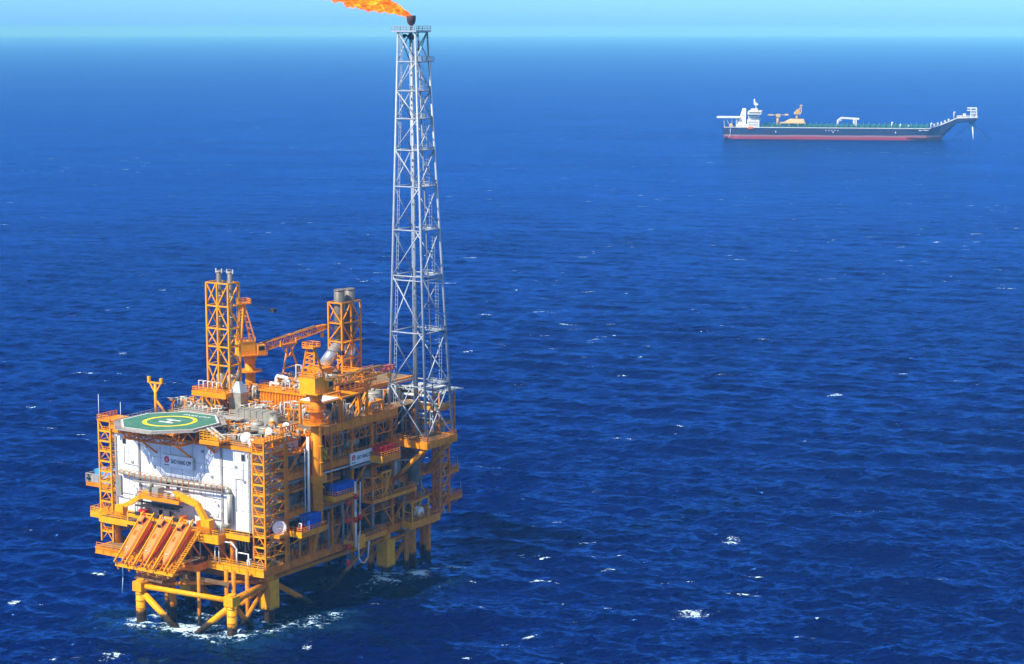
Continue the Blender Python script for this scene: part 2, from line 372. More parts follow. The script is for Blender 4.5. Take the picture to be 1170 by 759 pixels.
d = part('door', 'doorgrey', lq, lambda m: m.box(-22.9, -21.1, -4.14, -4.03, 28.2, 31.3))
part('handle', 'galv', d, lambda m: m.box(-22.7, -22.5, -4.22, -4.14, 29.6, 29.9))
d = part('door', 'doorgrey', lq, lambda m: m.box(-35, -33.6, -4.14, -4.03, 21.4, 24.0))
part('handle', 'galv', d, lambda m: m.box(-34.8, -34.6, -4.22, -4.14, 22.6, 22.9))
part('panel_seam', 'net', lq, lambda m: [m.box(u - .03, u + .03, -4.055, -4.02, 21.4, 41.0) for u in (-40.2, -33.2, -29.8, -26.4, -22.9, -19.4, -15.8, -13.2, -6.4, -4.2)])
part('wall_vent', 'pipe', lq, lambda m: [m.box(u - .4, u + .4, -4.22, -4.03, z - .3, z + .3) for u, z in ((-39, 34.2), (-34, 38.6), (-13.5, 33.6), (-6, 36.9), (-39.3, 24.2), (-18, 24.6), (-3.4, 33.6), (-31.8, 33.8), (-16.2, 39.4))])
part('cable', 'doorgrey', lq, lambda m: (m.path([(-41.5, -4.15, 38), (-41.5, -4.15, 33.6), (-37, -4.15, 33.4)], .06, 6), m.path([(-3.7, -4.15, 38.2), (-3.7, -4.15, 34), (-6, -4.15, 34), (-6, -4.15, 26)], .06, 6), m.path([(-17, -4.15, 34), (-17, -4.15, 28.6), (-11, -4.15, 28.4)], .06, 6), m.path([(-44, -4.15, 26.1), (-34, -4.15, 26.0)], .07, 6), m.path([(-36, -4.15, 29), (-36, -4.15, 23)], .08, 6)))
part('floodlight', 'pale', lq, lambda m: [(m.bar((u, -4.05, z), (u, -4.9, z + .2), .1), m.box(u - .3, u + .3, -5.15, -4.85, z, z + .4)) for u, z in ((-43, 40.4), (-14, 40.4), (-2.6, 40.4), (-38, 28.3), (-12, 27.6))])
# lagged duct run across the facade with its bracket row
part('facade_duct', 'insul', lq, lambda m: (m.tube((-42.3, -4.9, 31.6), (-37.5, -4.9, 31.0), .55, n=12), m.tube((-37.5, -4.9, 31.0), (-8.2, -4.9, 31.4), .5, n=12), m.ball((-8.2, -4.9, 31.4), .62), m.tube((-8.2, -4.9, 31.2), (-7.4, -4.9, 30.2), .62, n=12),
                                                 m.tube((-7.4, -4.9, 30.3), (-7.4, -4.9, 23.2), .68, n=12), m.ball((-7.4, -4.9, 23.2), .69), m.tube((-7.4, -4.9, 23.2), (-9.2, -4.9, 22), .66, n=12)))
part('facade_duct', 'pipe', lq, lambda m: m.tube((-37.5, -5.3, 29.9), (-9, -5.3, 30.5), .22, n=8))
def brackets(m):
    u = -42.5
    while u < -8:
        m.bar((u, -4.1, 32.1), (u, -5.6, 31.8), .13); m.bar((u, -5.5, 30.6), (u, -5.5, 31.8), .12); u += 1.75
part('bracket', 'orange', lq, brackets)
# mid-height machinery balcony
bal = part('balcony', 'orange', lq, lambda m: (m.box(-33.6, -20.5, -8.0, -4.05, 26.9, 27.25), m.box(-33.6, -20.5, -8.2, -8.0, 26.6, 27.4)))
part('railing', 'orange', bal, lambda m: m.rail([(-33.5, -4.2, 27.3), (-33.5, -8.1, 27.3), (-20.6, -8.1, 27.3), (-20.6, -4.2, 27.3)]))
part('machinery', 'insul', bal, lambda m: (m.box(-32.6, -30.6, -7.4, -5.2, 27.25, 29.0), m.lathe((-31.4, -6.2, 29), [(.9, 0), (.9, .9), (.5, 1.3)], 12), m.box(-29.6, -27.6, -7.6, -5.4, 27.25, 29.6), m.box(-26, -24.8, -7.4, -6, 27.25, 28.6), m.lathe((-22.6, -7.2, 28.2), [(.95, -.7), (1.0, 0), (.95, .7)], 14, 'x')))
part('under_truss', 'dark', bal, lambda m: (m.bar((-35, -6.5, 25.4), (-21, -6.5, 25.6), .35), m.bar((-35, -7.6, 24.6), (-21, -7.6, 24.8), .35), [m.bar((-35 + 2 * k, -6.5, 25.4), (-34 + 2 * k, -7.6, 24.7), .15) for k in range(7)], m.box(-34.5, -24, -6.4, -4.2, 24.2, 24.5)))
# boat deck along the foot of the facade
bd = part('boat_deck', 'grating', lq, lambda m: (m.box(-45, -17.2, -9.4, -4.05, 20.5, 20.75), m.box(-17.2, -8.4, -8.0, -4.05, 20.3, 20.55), m.box(-8.4, -.8, -5.6, -4.05, 20.5, 20.75)))
part('edge_beam', 'yellow', bd, lambda m: (m.box(-45, -36.0, -9.7, -9.4, 19.5, 20.9), m.box(-36.0, -17.2, -9.7, -9.4, 20.1, 20.9), m.box(-17.2, -8.6, -8.25, -8.0, 18.5, 20.6), m.box(-8.4, -.8, -5.85, -5.6, 19.7, 20.8), m.box(-45.3, -45.0, -9.7, -4, 19.7, 20.9)))
part('edge_beam', 'orange', bd, lambda m: (m.box(-8.6, -8.3, -8.25, -4, 18.5, 20.6), m.box(-17.4, -17.2, -9.7, -8.25, 18.5, 20.9), m.box(-16.9, -9, -7.9, -5, 18.6, 18.8)))
part('railing', 'yellow', bd, lambda m: (m.rail([(-45.1, -9.5, 20.8), (-36.4, -9.5, 20.8)]), m.rail([(-17, -8.1, 20.6), (-8.5, -8.1, 20.6), (-8.5, -5.7, 20.7), (-.9, -5.7, 20.8)]), m.rail([(-45.1, -4.3, 20.8), (-45.1, -9.5, 20.8)])))
part('lift_post', 'yellow', bd, lambda m: [m.bar((u, -9.3, 20.8), (u, -9.3, 23.2), .3) for u in (-36, -32.7, -29.7, -26.4, -23.4, -20.2)] + [m.bar((-36.2, -9.3, 22.4), (-17, -9.3, 22.6), .45, .8), m.bar((-36.2, -9.0, 23.3), (-17, -9.0, 23.4), .25)])
part('fixture', 'dark', bd, lambda m: [m.box(u, u + 1.3, -9.75, -9.2, 22.9, 23.6) for u in (-33.4, -27.2, -21)])
part('store_rack', 'pale', bd, lambda m: [m.lathe((u, -6.2, 20.7), [(.3, 0), (.3, 1.5), (.12, 1.8)], 8) for u in np.arange(-19.6, -17.9, .75)] + [m.lathe((u, -5.2, 20.7), [(.28, 0), (.28, 1.6), (.12, 1.9)], 8) for u in np.arange(-12.4, -8.6, .8)])
part('pipe', 'pale', bd, lambda m: (m.path([(-16, -5, 21), (-16, -5, 24.2), (-11, -5, 24.2), (-10.6, -5, 26)], .14), m.path([(-26, -4.6, 20.8), (-26, -4.6, 25.6), (-21, -4.6, 25.7)], .12), m.path([(-38, -4.6, 21), (-38, -4.6, 27.4), (-35, -4.6, 27.4)], .13), m.path([(-43, -4.6, 25.4), (-37.5, -4.6, 25.3)], .1)))
# roof plant and walkways
part('roof_walkway', 'grating', lq, lambda m: (m.box(-40, -10, 12.5, 14.4, 43.3, 43.6), m.box(-12, -9, 4, 12.5, 42.9, 43.2)))
part('railing', 'net', lq, lambda m: (m.rail([(-40, 12.5, 43.6), (-10, 12.5, 43.6)], step=1.5), m.rail([(-40, 14.3, 43.6), (-10, 14.3, 43.6)], step=1.5)))
part('railing', 'orange', lq, lambda m: (m.rail([(-19, -4.2, 41.7), (-1.2, -4.2, 41.7), (-1.2, 13.8, 41.7)]), m.rail([(-44.7, 13.8, 41.7), (-44.7, -4.2, 41.7), (-38, -4.2, 41.7)])))
part('roof_pipe', 'pale', lq, lambda m: [m.path([(-14 + k * 1.1, -3 + k * .6, 41.7), (-14 + k * 1.1, -3 + k * .6, 43.6), (-12.6 + k * 1.1, -2 + k * .6, 43.6), (-12.6 + k * 1.1, -2 + k * .6, 41.7)], .12) for k in range(9)])
part('roof_vent', 'orange', lq, lambda m: [(m.tube((u, v, 41.7), (u, v, 44.4), .28, n=8), m.box(u - .5, u + .5, v - .5, v + .5, 44.4, 44.9)) for (u, v) in ((-6, 9.5), (-4, 10.5), (-2.6, 3.5), (-3.4, 12), (-8, 12))])

# =================================================================== HELIDECK
HC = (-27.0, -3.4, 45.5)
hd = thing('helideck', 'green octagonal helideck with yellow ring over the white front wall', 'helideck', HC)
def octa(a): return [(HC[0] + a / math.cos(math.pi / 8) * math.cos(math.pi / 8 + k * math.pi / 4), HC[1] + a / math.cos(math.pi / 8) * math.sin(math.pi / 8 + k * math.pi / 4)) for k in range(8)]
pad = part('landing_pad', 'green', hd, lambda m: m.prism(octa(11.4), 45.1, 45.5))
def ring(m, poly_o, poly_i, z):
    n = len(poly_o)
    for k in range(n):
        a, b = poly_o[k], poly_o[(k + 1) % n]; c, d2 = poly_i[(k + 1) % n], poly_i[k]
        m.quad((*a, z), (*b, z), (*c, z), (*d2, z))
def circ(r, n=64): return [(HC[0] + r * math.cos(2 * math.pi * k / n), HC[1] + r * math.sin(2 * math.pi * k / n)) for k in range(n)]
part('edge_line', 'mark_white', pad, lambda m: ring(m, octa(11.38), octa(11.0), 45.506))
part('ring_marking', 'mark_yellow', pad, lambda m: ring(m, circ(6.6), circ(5.6), 45.507))
hx, hy = HC[0], HC[1]
part('letter_marking', 'mark_white', pad, lambda m: (m.box(hx - 2.2, hx + 2.2, hy - 1.8, hy - 1.0, 45.502, 45.508), m.box(hx - 2.2, hx + 2.2, hy + 1.0, hy + 1.8, 45.502, 45.508), m.box(hx - .42, hx + .42, hy - 1.0, hy + 1.0, 45.502, 45.508)))
part('pad_rim', 'net', hd, lambda m: [m.bar((*a, 45.25), (*b, 45.25), .22, .45) for a, b in zip(octa(11.5), octa(11.5)[1:] + octa(11.5)[:1])])
def netf(m):
    o, i = octa(13.1), octa(11.6)
    for k in range(8):
        a, b, c, d2 = o[k], o[(k + 1) % 8], i[(k + 1) % 8], i[k]
        m.bar((*a, 45.15), (*b, 45.15), .14); m.bar((*lerp((*a, 0), (*d2, 0), .5)[:2], 45.0), (*lerp((*b, 0), (*c, 0), .5)[:2], 45.0), .1)
        for j in range(7):
            p = lerp((*a, 45.15), (*b, 45.15), j / 6); q = lerp((*d2, 44.95), (*c, 44.95), j / 6)
            m.bar(p, q, .14)
part('safety_net_frame', 'net', hd, netf)
def netp(m):
    o, i = octa(13.05), octa(11.62)
    for k in range(8):
        a, b, c, d2 = o[k], o[(k + 1) % 8], i[(k + 1) % 8], i[k]
        for j in range(26):
            t = j / 26
            p = lerp((*a, 45.1), (*b, 45.1), t); q = lerp((*d2, 44.93), (*c, 44.93), t); m.bar(p, q, .085)
        for s in (.2, .4, .6, .8):
            m.bar((*lerp((*a, 0), (*d2, 0), s)[:2], 45.05), (*lerp((*b, 0), (*c, 0), s)[:2], 45.05), .07)
part('safety_net', 'net', hd, netp)
def truss(m):
    for u in (-34.5, -29, -23, -17.5):
        m.bar((u, -13, 44.8), (u, 7, 44.8), .35, .5)
        m.bar((u, -10.4, 41.6), (u, -3.9, 41.6), .3)
        for a, b in (((-13, 44.6), (-10.4, 41.6)), ((-8, 44.6), (-10.4, 41.6)), ((-8, 44.6), (-5, 41.6)), ((-4.2, 44.6), (-5, 41.6)), ((2, 44.6), (2, 41.7)), ((6, 44.6), (6, 41.7))):
            m.bar((u, *a), (u, *b), .28)
    for v in (-13, -8, -4.2):
        m.bar((-34.8, v, 44.8), (-17.2, v, 44.8), .3, .45)
    m.bar((-34.5, -10.4, 41.6), (-17.5, -10.4, 41.6), .4)
    us = (-34.5, -29, -23, -17.5)
    for a, b in zip(us[:-1], us[1:]):
        m.bar((a, -13, 44.6), ((a + b) / 2, -10.4, 41.6), .22); m.bar((b, -13, 44.6), ((a + b) / 2, -10.4, 41.6), .22)
        m.bar((a, -8, 44.6), ((a + b) / 2, -10.4, 41.6), .2); m.bar((b, -8, 44.6), ((a + b) / 2, -10.4, 41.6), .2)
    for s in (-1, 1):
        m.bar((HC[0] + s * 8.5, -10.4, 41.6), (HC[0] + s * 10.2, -3, 41.8), .3); m.bar((HC[0] + s * 9, -10, 44.6), (HC[0] + s * 8.5, -10.4, 41.6), .3)
part('support_truss', 'orange_rough', hd, truss)
for u in (-31.5, -20.5):
    part('knee_brace', 'orange', hd, lambda m: m.bar((u, -9.6, 41.8), (u + .6, -4.1, 37.4), .42))
acc = part('access_platform', 'orange', hd, lambda m: (m.box(-13.9, -8.1, -7.5, -2.6, 42.6, 42.95), m.box(-14.0, -8.0, -7.7, -7.5, 42.2, 43.1), m.bar((-13.6, -7.3, 42.6), (-12.6, -4.2, 39.6), .3), m.bar((-8.3, -7.3, 42.6), (-12.2, -4.2, 39.6), .3), m.bar((-12.4, -7.4, 42.6), (-12.4, -4.2, 39.6), .3)))
part('railing', 'yellow', acc, lambda m: (m.rail([(-13.9, -7.6, 43), (-8.1, -7.6, 43), (-8.1, -2.7, 43)], step=1.2, r=.07), m.rail([(-13.9, -7.6, 44.3), (-8.1, -7.6, 44.3)], step=1.2, r=.06)))
part('access_stair', 'pale', acc, lambda m: (m.bar((-14, -3.4, 45.4), (-9.4, -3.4, 43), .25, .5), m.bar((-14, -4.8, 45.4), (-9.4, -4.8, 43), .25, .5), [m.bar((-14 + .5 * k, -3.4, 45.3 - .26 * k), (-14 + .5 * k, -4.8, 45.3 - .26 * k), .3, .07) for k in range(10)]))
acc2 = part('access_platform', 'orange', hd, lambda m: (m.box(-43.5, -38.9, -6.2, -.5, 42.8, 43.1), m.box(-43.6, -38.8, -6.4, -6.2, 42.4, 43.2)))
part('railing', 'orange', acc2, lambda m: m.rail([(-38.9, -6.3, 43.2), (-43.5, -6.3, 43.2), (-43.5, -.6, 43.2)], step=1.2, r=.07))
part('back_walkway', 'net', hd, lambda m: (m.box(-36, -16, 9.6, 11.2, 44.6, 44.85), m.box(-39.6, -38.4, -6, 8, 44.5, 44.75), m.rail([(-36, 11.1, 44.85), (-16, 11.1, 44.85)], step=1.5), m.rail([(-39.5, -6, 44.75), (-39.5, 8, 44.75)], step=1.5)))
# white lettering on the pad's far side
def text(body, size, loc, rot, mat, parent, name='lettering', ext=.01, bold=.0, align='CENTER', xs=1.0):
    cu = bpy.data.curves.new(name, 'FONT'); cu.body = body; cu.size = size; cu.extrude = ext; cu.offset = bold; cu.align_x = align; cu.align_y = 'CENTER'
    o = bpy.data.objects.new(name + '_tmp', cu); COL.objects.link(o)
    bpy.context.view_layer.update()
    me = bpy.data.meshes.new_from_object(o.evaluated_get(bpy.context.evaluated_depsgraph_get()))
    bpy.data.objects.remove(o)
    me.materials.clear(); me.materials.append(M[mat])
    q = bpy.data.objects.new(name, me); COL.objects.link(q)
    b = parent['base']; q.parent = parent; q.location = vsub(loc, b); q.rotation_euler = rot; q.scale = (xs, 1, 1); q['base'] = b
    return q
text('SAO VANG', 1.7, (HC[0] + 1.2, HC[1] + 8.3, 45.507), (0, 0, math.pi), 'mark_white', pad, ext=.002, bold=.03)

# =================================================================== SIGNS
def emblem(parent, c, r, face):
    def disc(m, cu, cz, rr, off, a0=0, a1=360, rin=0.0):
        n = 28; pts = []
        for k in range(n + 1):
            t = R(a0 + (a1 - a0) * k / n); pts.append((math.cos(t), math.sin(t)))
        for p, q in zip(pts[:-1], pts[1:]):
            quadp = [(cu + rin * p[0], cz + rin * p[1]), (cu + rr * p[0], cz + rr * p[1]), (cu + rr * q[0], cz + rr * q[1]), (cu + rin * q[0], cz + rin * q[1])]
            if face == 'front': m.quad(*[(c[0] + a, c[1] - off, c[2] + b) for a, b in quadp])
            else: m.quad(*[(c[0] + off, c[1] + a, c[2] + b) for a, b in quadp])
    part('emblem', 'red', parent, lambda m: disc(m, 0, 0, r, 0.0))
    part('emblem_curve', 'mark_white', parent, lambda m: disc(m, r * .12, -r * .05, r * .52, .012, 60, 300, r * .36))
    part('emblem_dot', 'mark_white', parent, lambda m: disc(m, r * .25, -r * .1, r * .16, .014))
sg = thing('signboard', 'white signboard with red emblem and black lettering on the front wall under the helideck', 'sign', (-23.7, -4.6, 35.9))
part('board', 'white', sg, lambda m: m.box(-28.6, -18.9, -4.75, -4.5, 34.5, 37.5))
part('board_frame', 'pale', sg, lambda m: (m.box(-28.7, -18.8, -4.5, -4.3, 34.4, 34.6), m.box(-28.7, -18.8, -4.5, -4.3, 37.4, 37.6), m.box(-18.95, -18.75, -4.8, -4.3, 34.4, 37.6)))
emblem(sg, (-27.1, -4.77, 36.35), .82, 'front')
text('SAO VANG CPP', 1.38, (-22.55, -4.77, 36.0), (R(90), 0, 0), 'black', sg, bold=.03, xs=.66)
text('idemitsu', .5, (-27.1, -4.77, 35.05), (R(90), 0, 0), 'black', sg, bold=.01)
sg2 = thing('signboard', 'white signboard with red emblem on the shaded right side of the deck frame', 'sign', (3.75, 32.2, 33.7))
part('board', 'white', sg2, lambda m: m.box(3.55, 3.75, 27.6, 36.9, 32.3, 35.3))
part('board_frame', 'pale', sg2, lambda m: (m.box(3.5, 3.82, 27.5, 27.62, 32.2, 35.4), m.box(3.5, 3.82, 36.88, 37, 32.2, 35.4)))
emblem(sg2, (3.765, 28.95, 34.1), .75, 'side')
text('SAO VANG CPP', 1.35, (3.765, 33.4, 33.85), (R(90), 0, R(90)), 'black', sg2, bold=.03, xs=.66)
text('idemitsu', .5, (3.765, 28.95, 32.85), (R(90), 0, R(90)), 'black', sg2, bold=.01)

# =================================================================== STAIR TOWERS
def stair_tower(label, u0, u1, v0, v1, z0, z1, pm, step=2.45, fl='yellow', base=True):
    t = thing('stair_tower', label, 'stair tower', ((u0 + u1) / 2, (v0 + v1) / 2, z0))
    for (u, v) in ((u0, v0), (u1, v0), (u1, v1), (u0, v1)):
        part('post', pm, t, lambda m: m.bar((u, v, z0), (u, v, z1), .38))
    k = int((z1 - z0) / step); s = (z1 - z0) / k
    def land(m):
        z = z0 + i * s
        if i % 2: m.box(u0, u1, v0, v0 + 1.6, z - .1, z + .05)
        else: m.box(u0, u1, v1 - 1.6, v1, z - .1, z + .05)
        m.bar((u0, v0, z), (u1, v0, z), .26, .4); m.bar((u1, v0, z), (u1, v1, z), .22, .3); m.bar((u0, v0, z), (u0, v1, z), .22, .3); m.bar((u0, v1, z), (u1, v1, z), .22, .3)
    for i in range(1, k + 1): part('landing', fl, t, land)
    def flights(m):
        za, zb = z0 + i * s, z0 + (i + 1) * s
        a, b = (v1 - 1.6, v0 + 1.6) if i % 2 == 0 else (v0 + 1.6, v1 - 1.6)
        uu = u0 + (u1 - u0) * (.3 if i % 2 else .7)
        for e in (-.55, .55): m.bar((uu + e, a, za), (uu + e, b, zb), .1, .4)
        for j in range(8): p = lerp((uu, a, za), (uu, b, zb), (j + .5) / 8); m.bar((p[0] - .5, p[1], p[2]), (p[0] + .5, p[1], p[2]), .3, .06)
    for i in range(k): part('stair_flight', 'net', t, flights)
    def rl(m):
        for i in range(1, k):
            z = z0 + i * s; va, vb = (v0, v0 + 1.6) if i % 2 else (v1 - 1.6, v1)
            m.rail([(u0, va, z), (u1, va, z), (u1, vb, z)], step=1.1, r=.045)
    part('railing', 'orange', t, rl)
    def dg(m):
        for i in range(0, k - 1, 2):
            za, zb = z0 + i * s, z0 + (i + 2) * s
            m.bar((u0, v0, zb), (u1, v0, za), .2); m.bar((u1, v0, za), (u1, v1, zb), .24); m.bar((u0, v0, za), (u0, v1, zb), .2)
    part('brace', 'orange', t, dg)
    return t
st = stair_tower('orange stair tower at the near right corner beside the white wall', -.5, 3.0, -4.6, 3.0, 13.4, 43.4, 'orange')
part('top_platform', 'orange', st, lambda m: (m.box(-.8, 3.4, -4.9, 3.4, 43.4, 43.75), m.rail([(-.7, -4.8, 43.75), (3.3, -4.8, 43.75), (3.3, 3.3, 43.75)], step=1.1, r=.07)))
st2 = stair_tower('yellow stair tower on the left edge beside the white wall', -49.2, -45.3, -4.8, 1.5, 13.2, 43.6, 'yellow')
part('top_platform', 'orange', st2, lambda m: (m.box(-49.5, -45.2, -5.1, 2, 43.6, 43.9), m.rail([(-49.4, 1.9, 43.9), (-49.4, -5, 43.9), (-45.3, -5, 43.9)], step=1.1, r=.07)))
part('landing_balcony', 'yellow', st2, lambda m: (m.box(-51.2, -44.9, -6.6, -4.9, 19.4, 20.6), m.box(-51.2, -45.0, -6.6, 1.4, 20.6, 20.8), m.rail([(-51.1, 1.3, 20.8), (-51.1, -6.5, 20.8), (-45, -6.5, 20.8)], step=1.2, r=.06)))
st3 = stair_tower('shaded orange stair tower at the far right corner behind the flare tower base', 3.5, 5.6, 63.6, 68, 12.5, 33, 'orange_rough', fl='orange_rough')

# =================================================================== LIFEBOATS AND RAMPS
TILT = math.atan2(8.4, 10.0)
WORDS = ('leftmost', 'middle', 'rightmost')
for i in range(3):
    uc = -30.9 + 6.15 * i + 1.75
    ax = (0, -math.cos(TILT), -math.sin(TILT)); up = (0, -math.sin(TILT), math.cos(TILT))
    def P(s, x, h): return (uc + x, -9.2 + ax[1] * s + up[1] * h, 22.0 + ax[2] * s + up[2] * h)
    rp = thing('launch_ramp', WORDS[i] + ' of the three yellow free fall launch ramps, under its orange boat', 'launch ramp', (uc, -14, 13.4), 'lifeboat launch ramps')
    for x in (-1.75, 1.75):
        part('rail_beam', 'yellow', rp, lambda m: m.bar(P(-1.2, x, 1.5), P(13.4, x, .5), .26, .4))
        part('rail_beam', 'orange', rp, lambda m: m.bar(P(0, x * .7, -1.2), P(12.8, x * .7, -1.2), .3, .5))
        part('ramp_leg', 'orange', rp, lambda m: (m.bar(P(3, x, -1.2), (uc + x, -6, 13.4), .28), m.bar(P(8, x, -1.2), (uc + x, -9.8, 13.2), .28), m.bar(P(12.6, x, -1), (uc + x, -10, 12.6), .32)))
    part('cross_member', 'orange', rp, lambda m: [m.bar(P(s, -1.75, -1.3), P(s, 1.75, -1.3), .2, .3) for s in np.arange(0, 13, 1.05)])
    part('walk_ladder', 'yellow', rp, lambda m: (m.bar(P(0, 2.5, -1), P(13, 2.5, -1), .1, .35), m.bar(P(0, 3.5, -1), P(13, 3.5, -1), .1, .35), [m.bar(P(s, 2.5, -1), P(s, 3.5, -1), .34, .1) for s in np.arange(.2, 13, .55)], m.bar(P(0, 3.5, .2), P(13, 3.5, .2), .1), [m.bar(P(s, 3.5, -1), P(s, 3.5, .2), .09) for s in np.arange(.2, 13, 1.6)]))
    part('end_stop', 'yellow', rp, lambda m: (m.bar(P(13.2, -2.2, -.9), P(13.2, 3.6, -.9), .5, .6), [m.bar(P(12.6, x, .8), P(13.6, x, -2.0), .35) for x in (-1.75, 1.75)]))
    lb = thing('lifeboat', WORDS[i] + ' of the three orange enclosed lifeboats nose down on a ramp', 'lifeboat', P(6, 0, -.6), 'free fall lifeboats')
    secs = [(0.3, 1.1, -.7, 1.1), (0.9, 1.55, -1.0, 1.55), (3, 1.7, -1.1, 1.75), (6, 1.7, -1.1, 1.7), (8.2, 1.5, -1.0, 1.4), (9.9, 1.0, -.75, .95), (10.9, .45, -.35, .5), (11.4, .1, -.05, .15)]
    def hull(m, top):
        n = 9
        for (s0, w0, b0, t0), (s1, w1, b1, t1) in zip(secs[:-1], secs[1:]):
            for k in range(n):
                q = []
                for (s, w, b, t_, kk) in ((s0, w0, b0, t0, k), (s0, w0, b0, t0, k + 1), (s1, w1, b1, t1, k + 1), (s1, w1, b1, t1, k)):
                    a = math.pi * kk / n
                    q.append(P(s, w * math.copysign(abs(math.cos(a)) ** .75, math.cos(a)), (t_ if top else b) * math.sin(a) ** .8))
                m._add(q, [(0, 1, 2, 3)], True)
        q = [P(.3, .9 * math.cos(math.pi * k / n), (.9 if top else -.7) * math.sin(math.pi * k / n)) for k in range(n + 1)]
        m._add(q, [tuple(range(n + 1))])
    part('hull', 'boat', lb, lambda m: hull(m, False))
    cn = part('canopy', 'boat_top', lb, lambda m: hull(m, True))
    for x in (-1, 1): part('fender', 'boat', lb, lambda m: [m.bar(P(s0, x * w0 * 1.01, .05), P(s1, x * w1 * 1.01, .05), .16, .2) for (s0, w0, _, _), (s1, w1, _, _) in zip(secs[1:-2], secs[2:-1])])
    cb = part('helm_cabin', 'boat_top', lb, lambda m: m._add([P(.5, -.85, 1.2), P(.5, .85, 1.2), P(2.8, .85, 1.5), P(2.8, -.85, 1.5), P(.7, -.65, 2.5), P(.7, .65, 2.5), P(2.2, .6, 2.55), P(2.2, -.6, 2.55)], [(0, 1, 2, 3), (7, 6, 5, 4), (0, 4, 5, 1), (1, 5, 6, 2), (2, 6, 7, 3), (3, 7, 4, 0)]))
    part('window', 'glass', cb, lambda m: (m._add([P(2.74, -.62, 1.75), P(2.74, .62, 1.75), P(2.34, .52, 2.4), P(2.34, -.52, 2.4)], [(0, 1, 2, 3)]), m._add([P(1, .86, 1.7), P(2.2, .86, 1.8), P(2.0, .72, 2.3), P(1, .72, 2.25)], [(0, 1, 2, 3)])))
    part('bow_mark', 'mark_white', cn, lambda m: m.lathe(P(9.2, 0, 1.12), [(.36, 0), (.36, .12)], 12))
    part('hatch', 'boat', cn, lambda m: m.bar(P(4.6, 0, 1.74), P(5.8, 0, 1.72), .7, .14, up=up))

# yellow davit arms over the boat deck
def arm(label, pts, w, mat='yellow'):
    t = thing('davit_arm', label, 'davit', (pts[0][0], pts[0][1], 20.8))
    part('arm', mat, t, lambda m: [m.bar(a, b, w, w * 1.15) for a, b in zip(pts[:-1], pts[1:])] + [m.ball(p, w * .62, 6, 10) for p in pts[1:-1]])
    b = pts[0]
    part('slewing_base', mat, t, lambda m: (m.tube((b[0], b[1], 20.8), (b[0], b[1], b[2] + .3), .85, n=14), m.box(b[0] - 1.4, b[0] + 1.2, b[1] - .9, b[1] + .9, 22.2, 23.9)))
    part('hydraulic_ram', 'galv', t, lambda m: m.tube((b[0] + .3, b[1] - .8, b[2] - .4), lerp(pts[0], pts[1], .6), .16))
    part('operator_stand', 'orange', t, lambda m: m.rail([(b[0] - 2.0, b[1] - 1.4, 21), (b[0] + 1.8, b[1] - 1.4, 21), (b[0] + 1.8, b[1] + .9, 21)], step=.9, r=.07))
    return t
arm('yellow davit arm folded up towards the middle balcony on the left of the boat deck', [(-40.2, -7.0, 23.5), (-37.4, -7.0, 24.6), (-31.2, -7.0, 28.4)], .95)
arm('yellow elbow shaped davit arm bent down over the right of the boat deck', [(-12.4, -7.2, 22.6), (-15.6, -7.2, 27.2), (-22.8, -7.2, 28.9)], 1.15)
for (u, lab, mt, w, h) in ((-20.8, 'tall orange locker standing behind the rightmost lifeboat', 'boat', 1.5, 2.7), (-15.4, 'short orange locker beside the bent yellow davit arm', 'boat', 1.5, 2.2), (-33.6, 'red fire locker behind the leftmost lifeboat', 'red', 2.2, 2.6)):
    t = thing('locker', lab, 'locker', (u, -6.4, 20.75))
    part('cabinet', mt, t, lambda m: m.box(u - w / 2, u + w / 2, -7, -5.8, 20.8, 20.8 + h))
    part('door', mt, t, lambda m: m.box(u - w / 2 + .1, u + w / 2 - .1, -7.08, -7, 20.95, 20.65 + h))
tag(MB().path([(-36.6, -11, 12), (-36.6, -11, 7), (-36.8, -11.2, 3.2)], .11).build('rope', 'rope', base=(-36.6, -11, 12)), 'pale blue rope hanging from the left end of the lower deck', 'rope')

# =================================================================== EXHAUST TOWERS
def lattice(t, u0, u1, v0, v1, zs, pm='orange', mid='u', w=.42, d=.26):
    us = [u0, (u0 + u1) / 2, u1] if mid == 'u' else [u0, u1]
    vs = [v0, (v0 + v1) / 2, v1] if mid == 'v' else [v0, v1]
    for u in us:
        for v in vs:
            if u in (u0, u1) or v in (v0, v1):
                part('post', pm, t, lambda m: m.bar((u, v, zs[0]), (u, v, zs[-1]), w))
    def hz(m):
        for v in (v0, v1): m.bar((u0, v, z), (u1, v, z), w * .8)
        for u in (u0, u1): m.bar((u, v0, z), (u, v1, z), w * .8)
    for z in zs[1:]: part('horizontal', pm, t, hz)
    def dgs(m):
        for i, (a, b) in enumerate(zip(zs[:-1], zs[1:])):
            lo, hi = (b, a) if i % 2 == (len(zs) % 2) else (a, b)
            for v in (v0, v1):
                if mid == 'u': m.bar((u0, v, lo), ((u0 + u1) / 2, v, hi), d); m.bar((u1, v, lo), ((u0 + u1) / 2, v, hi), d)
                else: m.bar((u0, v, lo), (u1, v, hi), d)
            for u in (u0, u1):
                if mid == 'v': m.bar((u, v0, hi), (u, (v0 + v1) / 2, lo), d); m.bar((u, v1, hi), (u, (v0 + v1) / 2, lo), d)
                else: m.bar((u, v0, hi), (u, v1, lo), d)
    part('diagonal', pm, t, dgs)
ex = thing('exhaust_tower', 'tall yellow lattice tower holding two slim exhaust stacks behind the helideck', 'exhaust tower', (-32, 22.6, 43.6))
ZS = [43.6, 48.6, 55.3, 60.0, 64.6, 70.3, 76.1]
lattice(ex, -35.5, -28.4, 20.5, 24.7, ZS, 'amber', 'u')
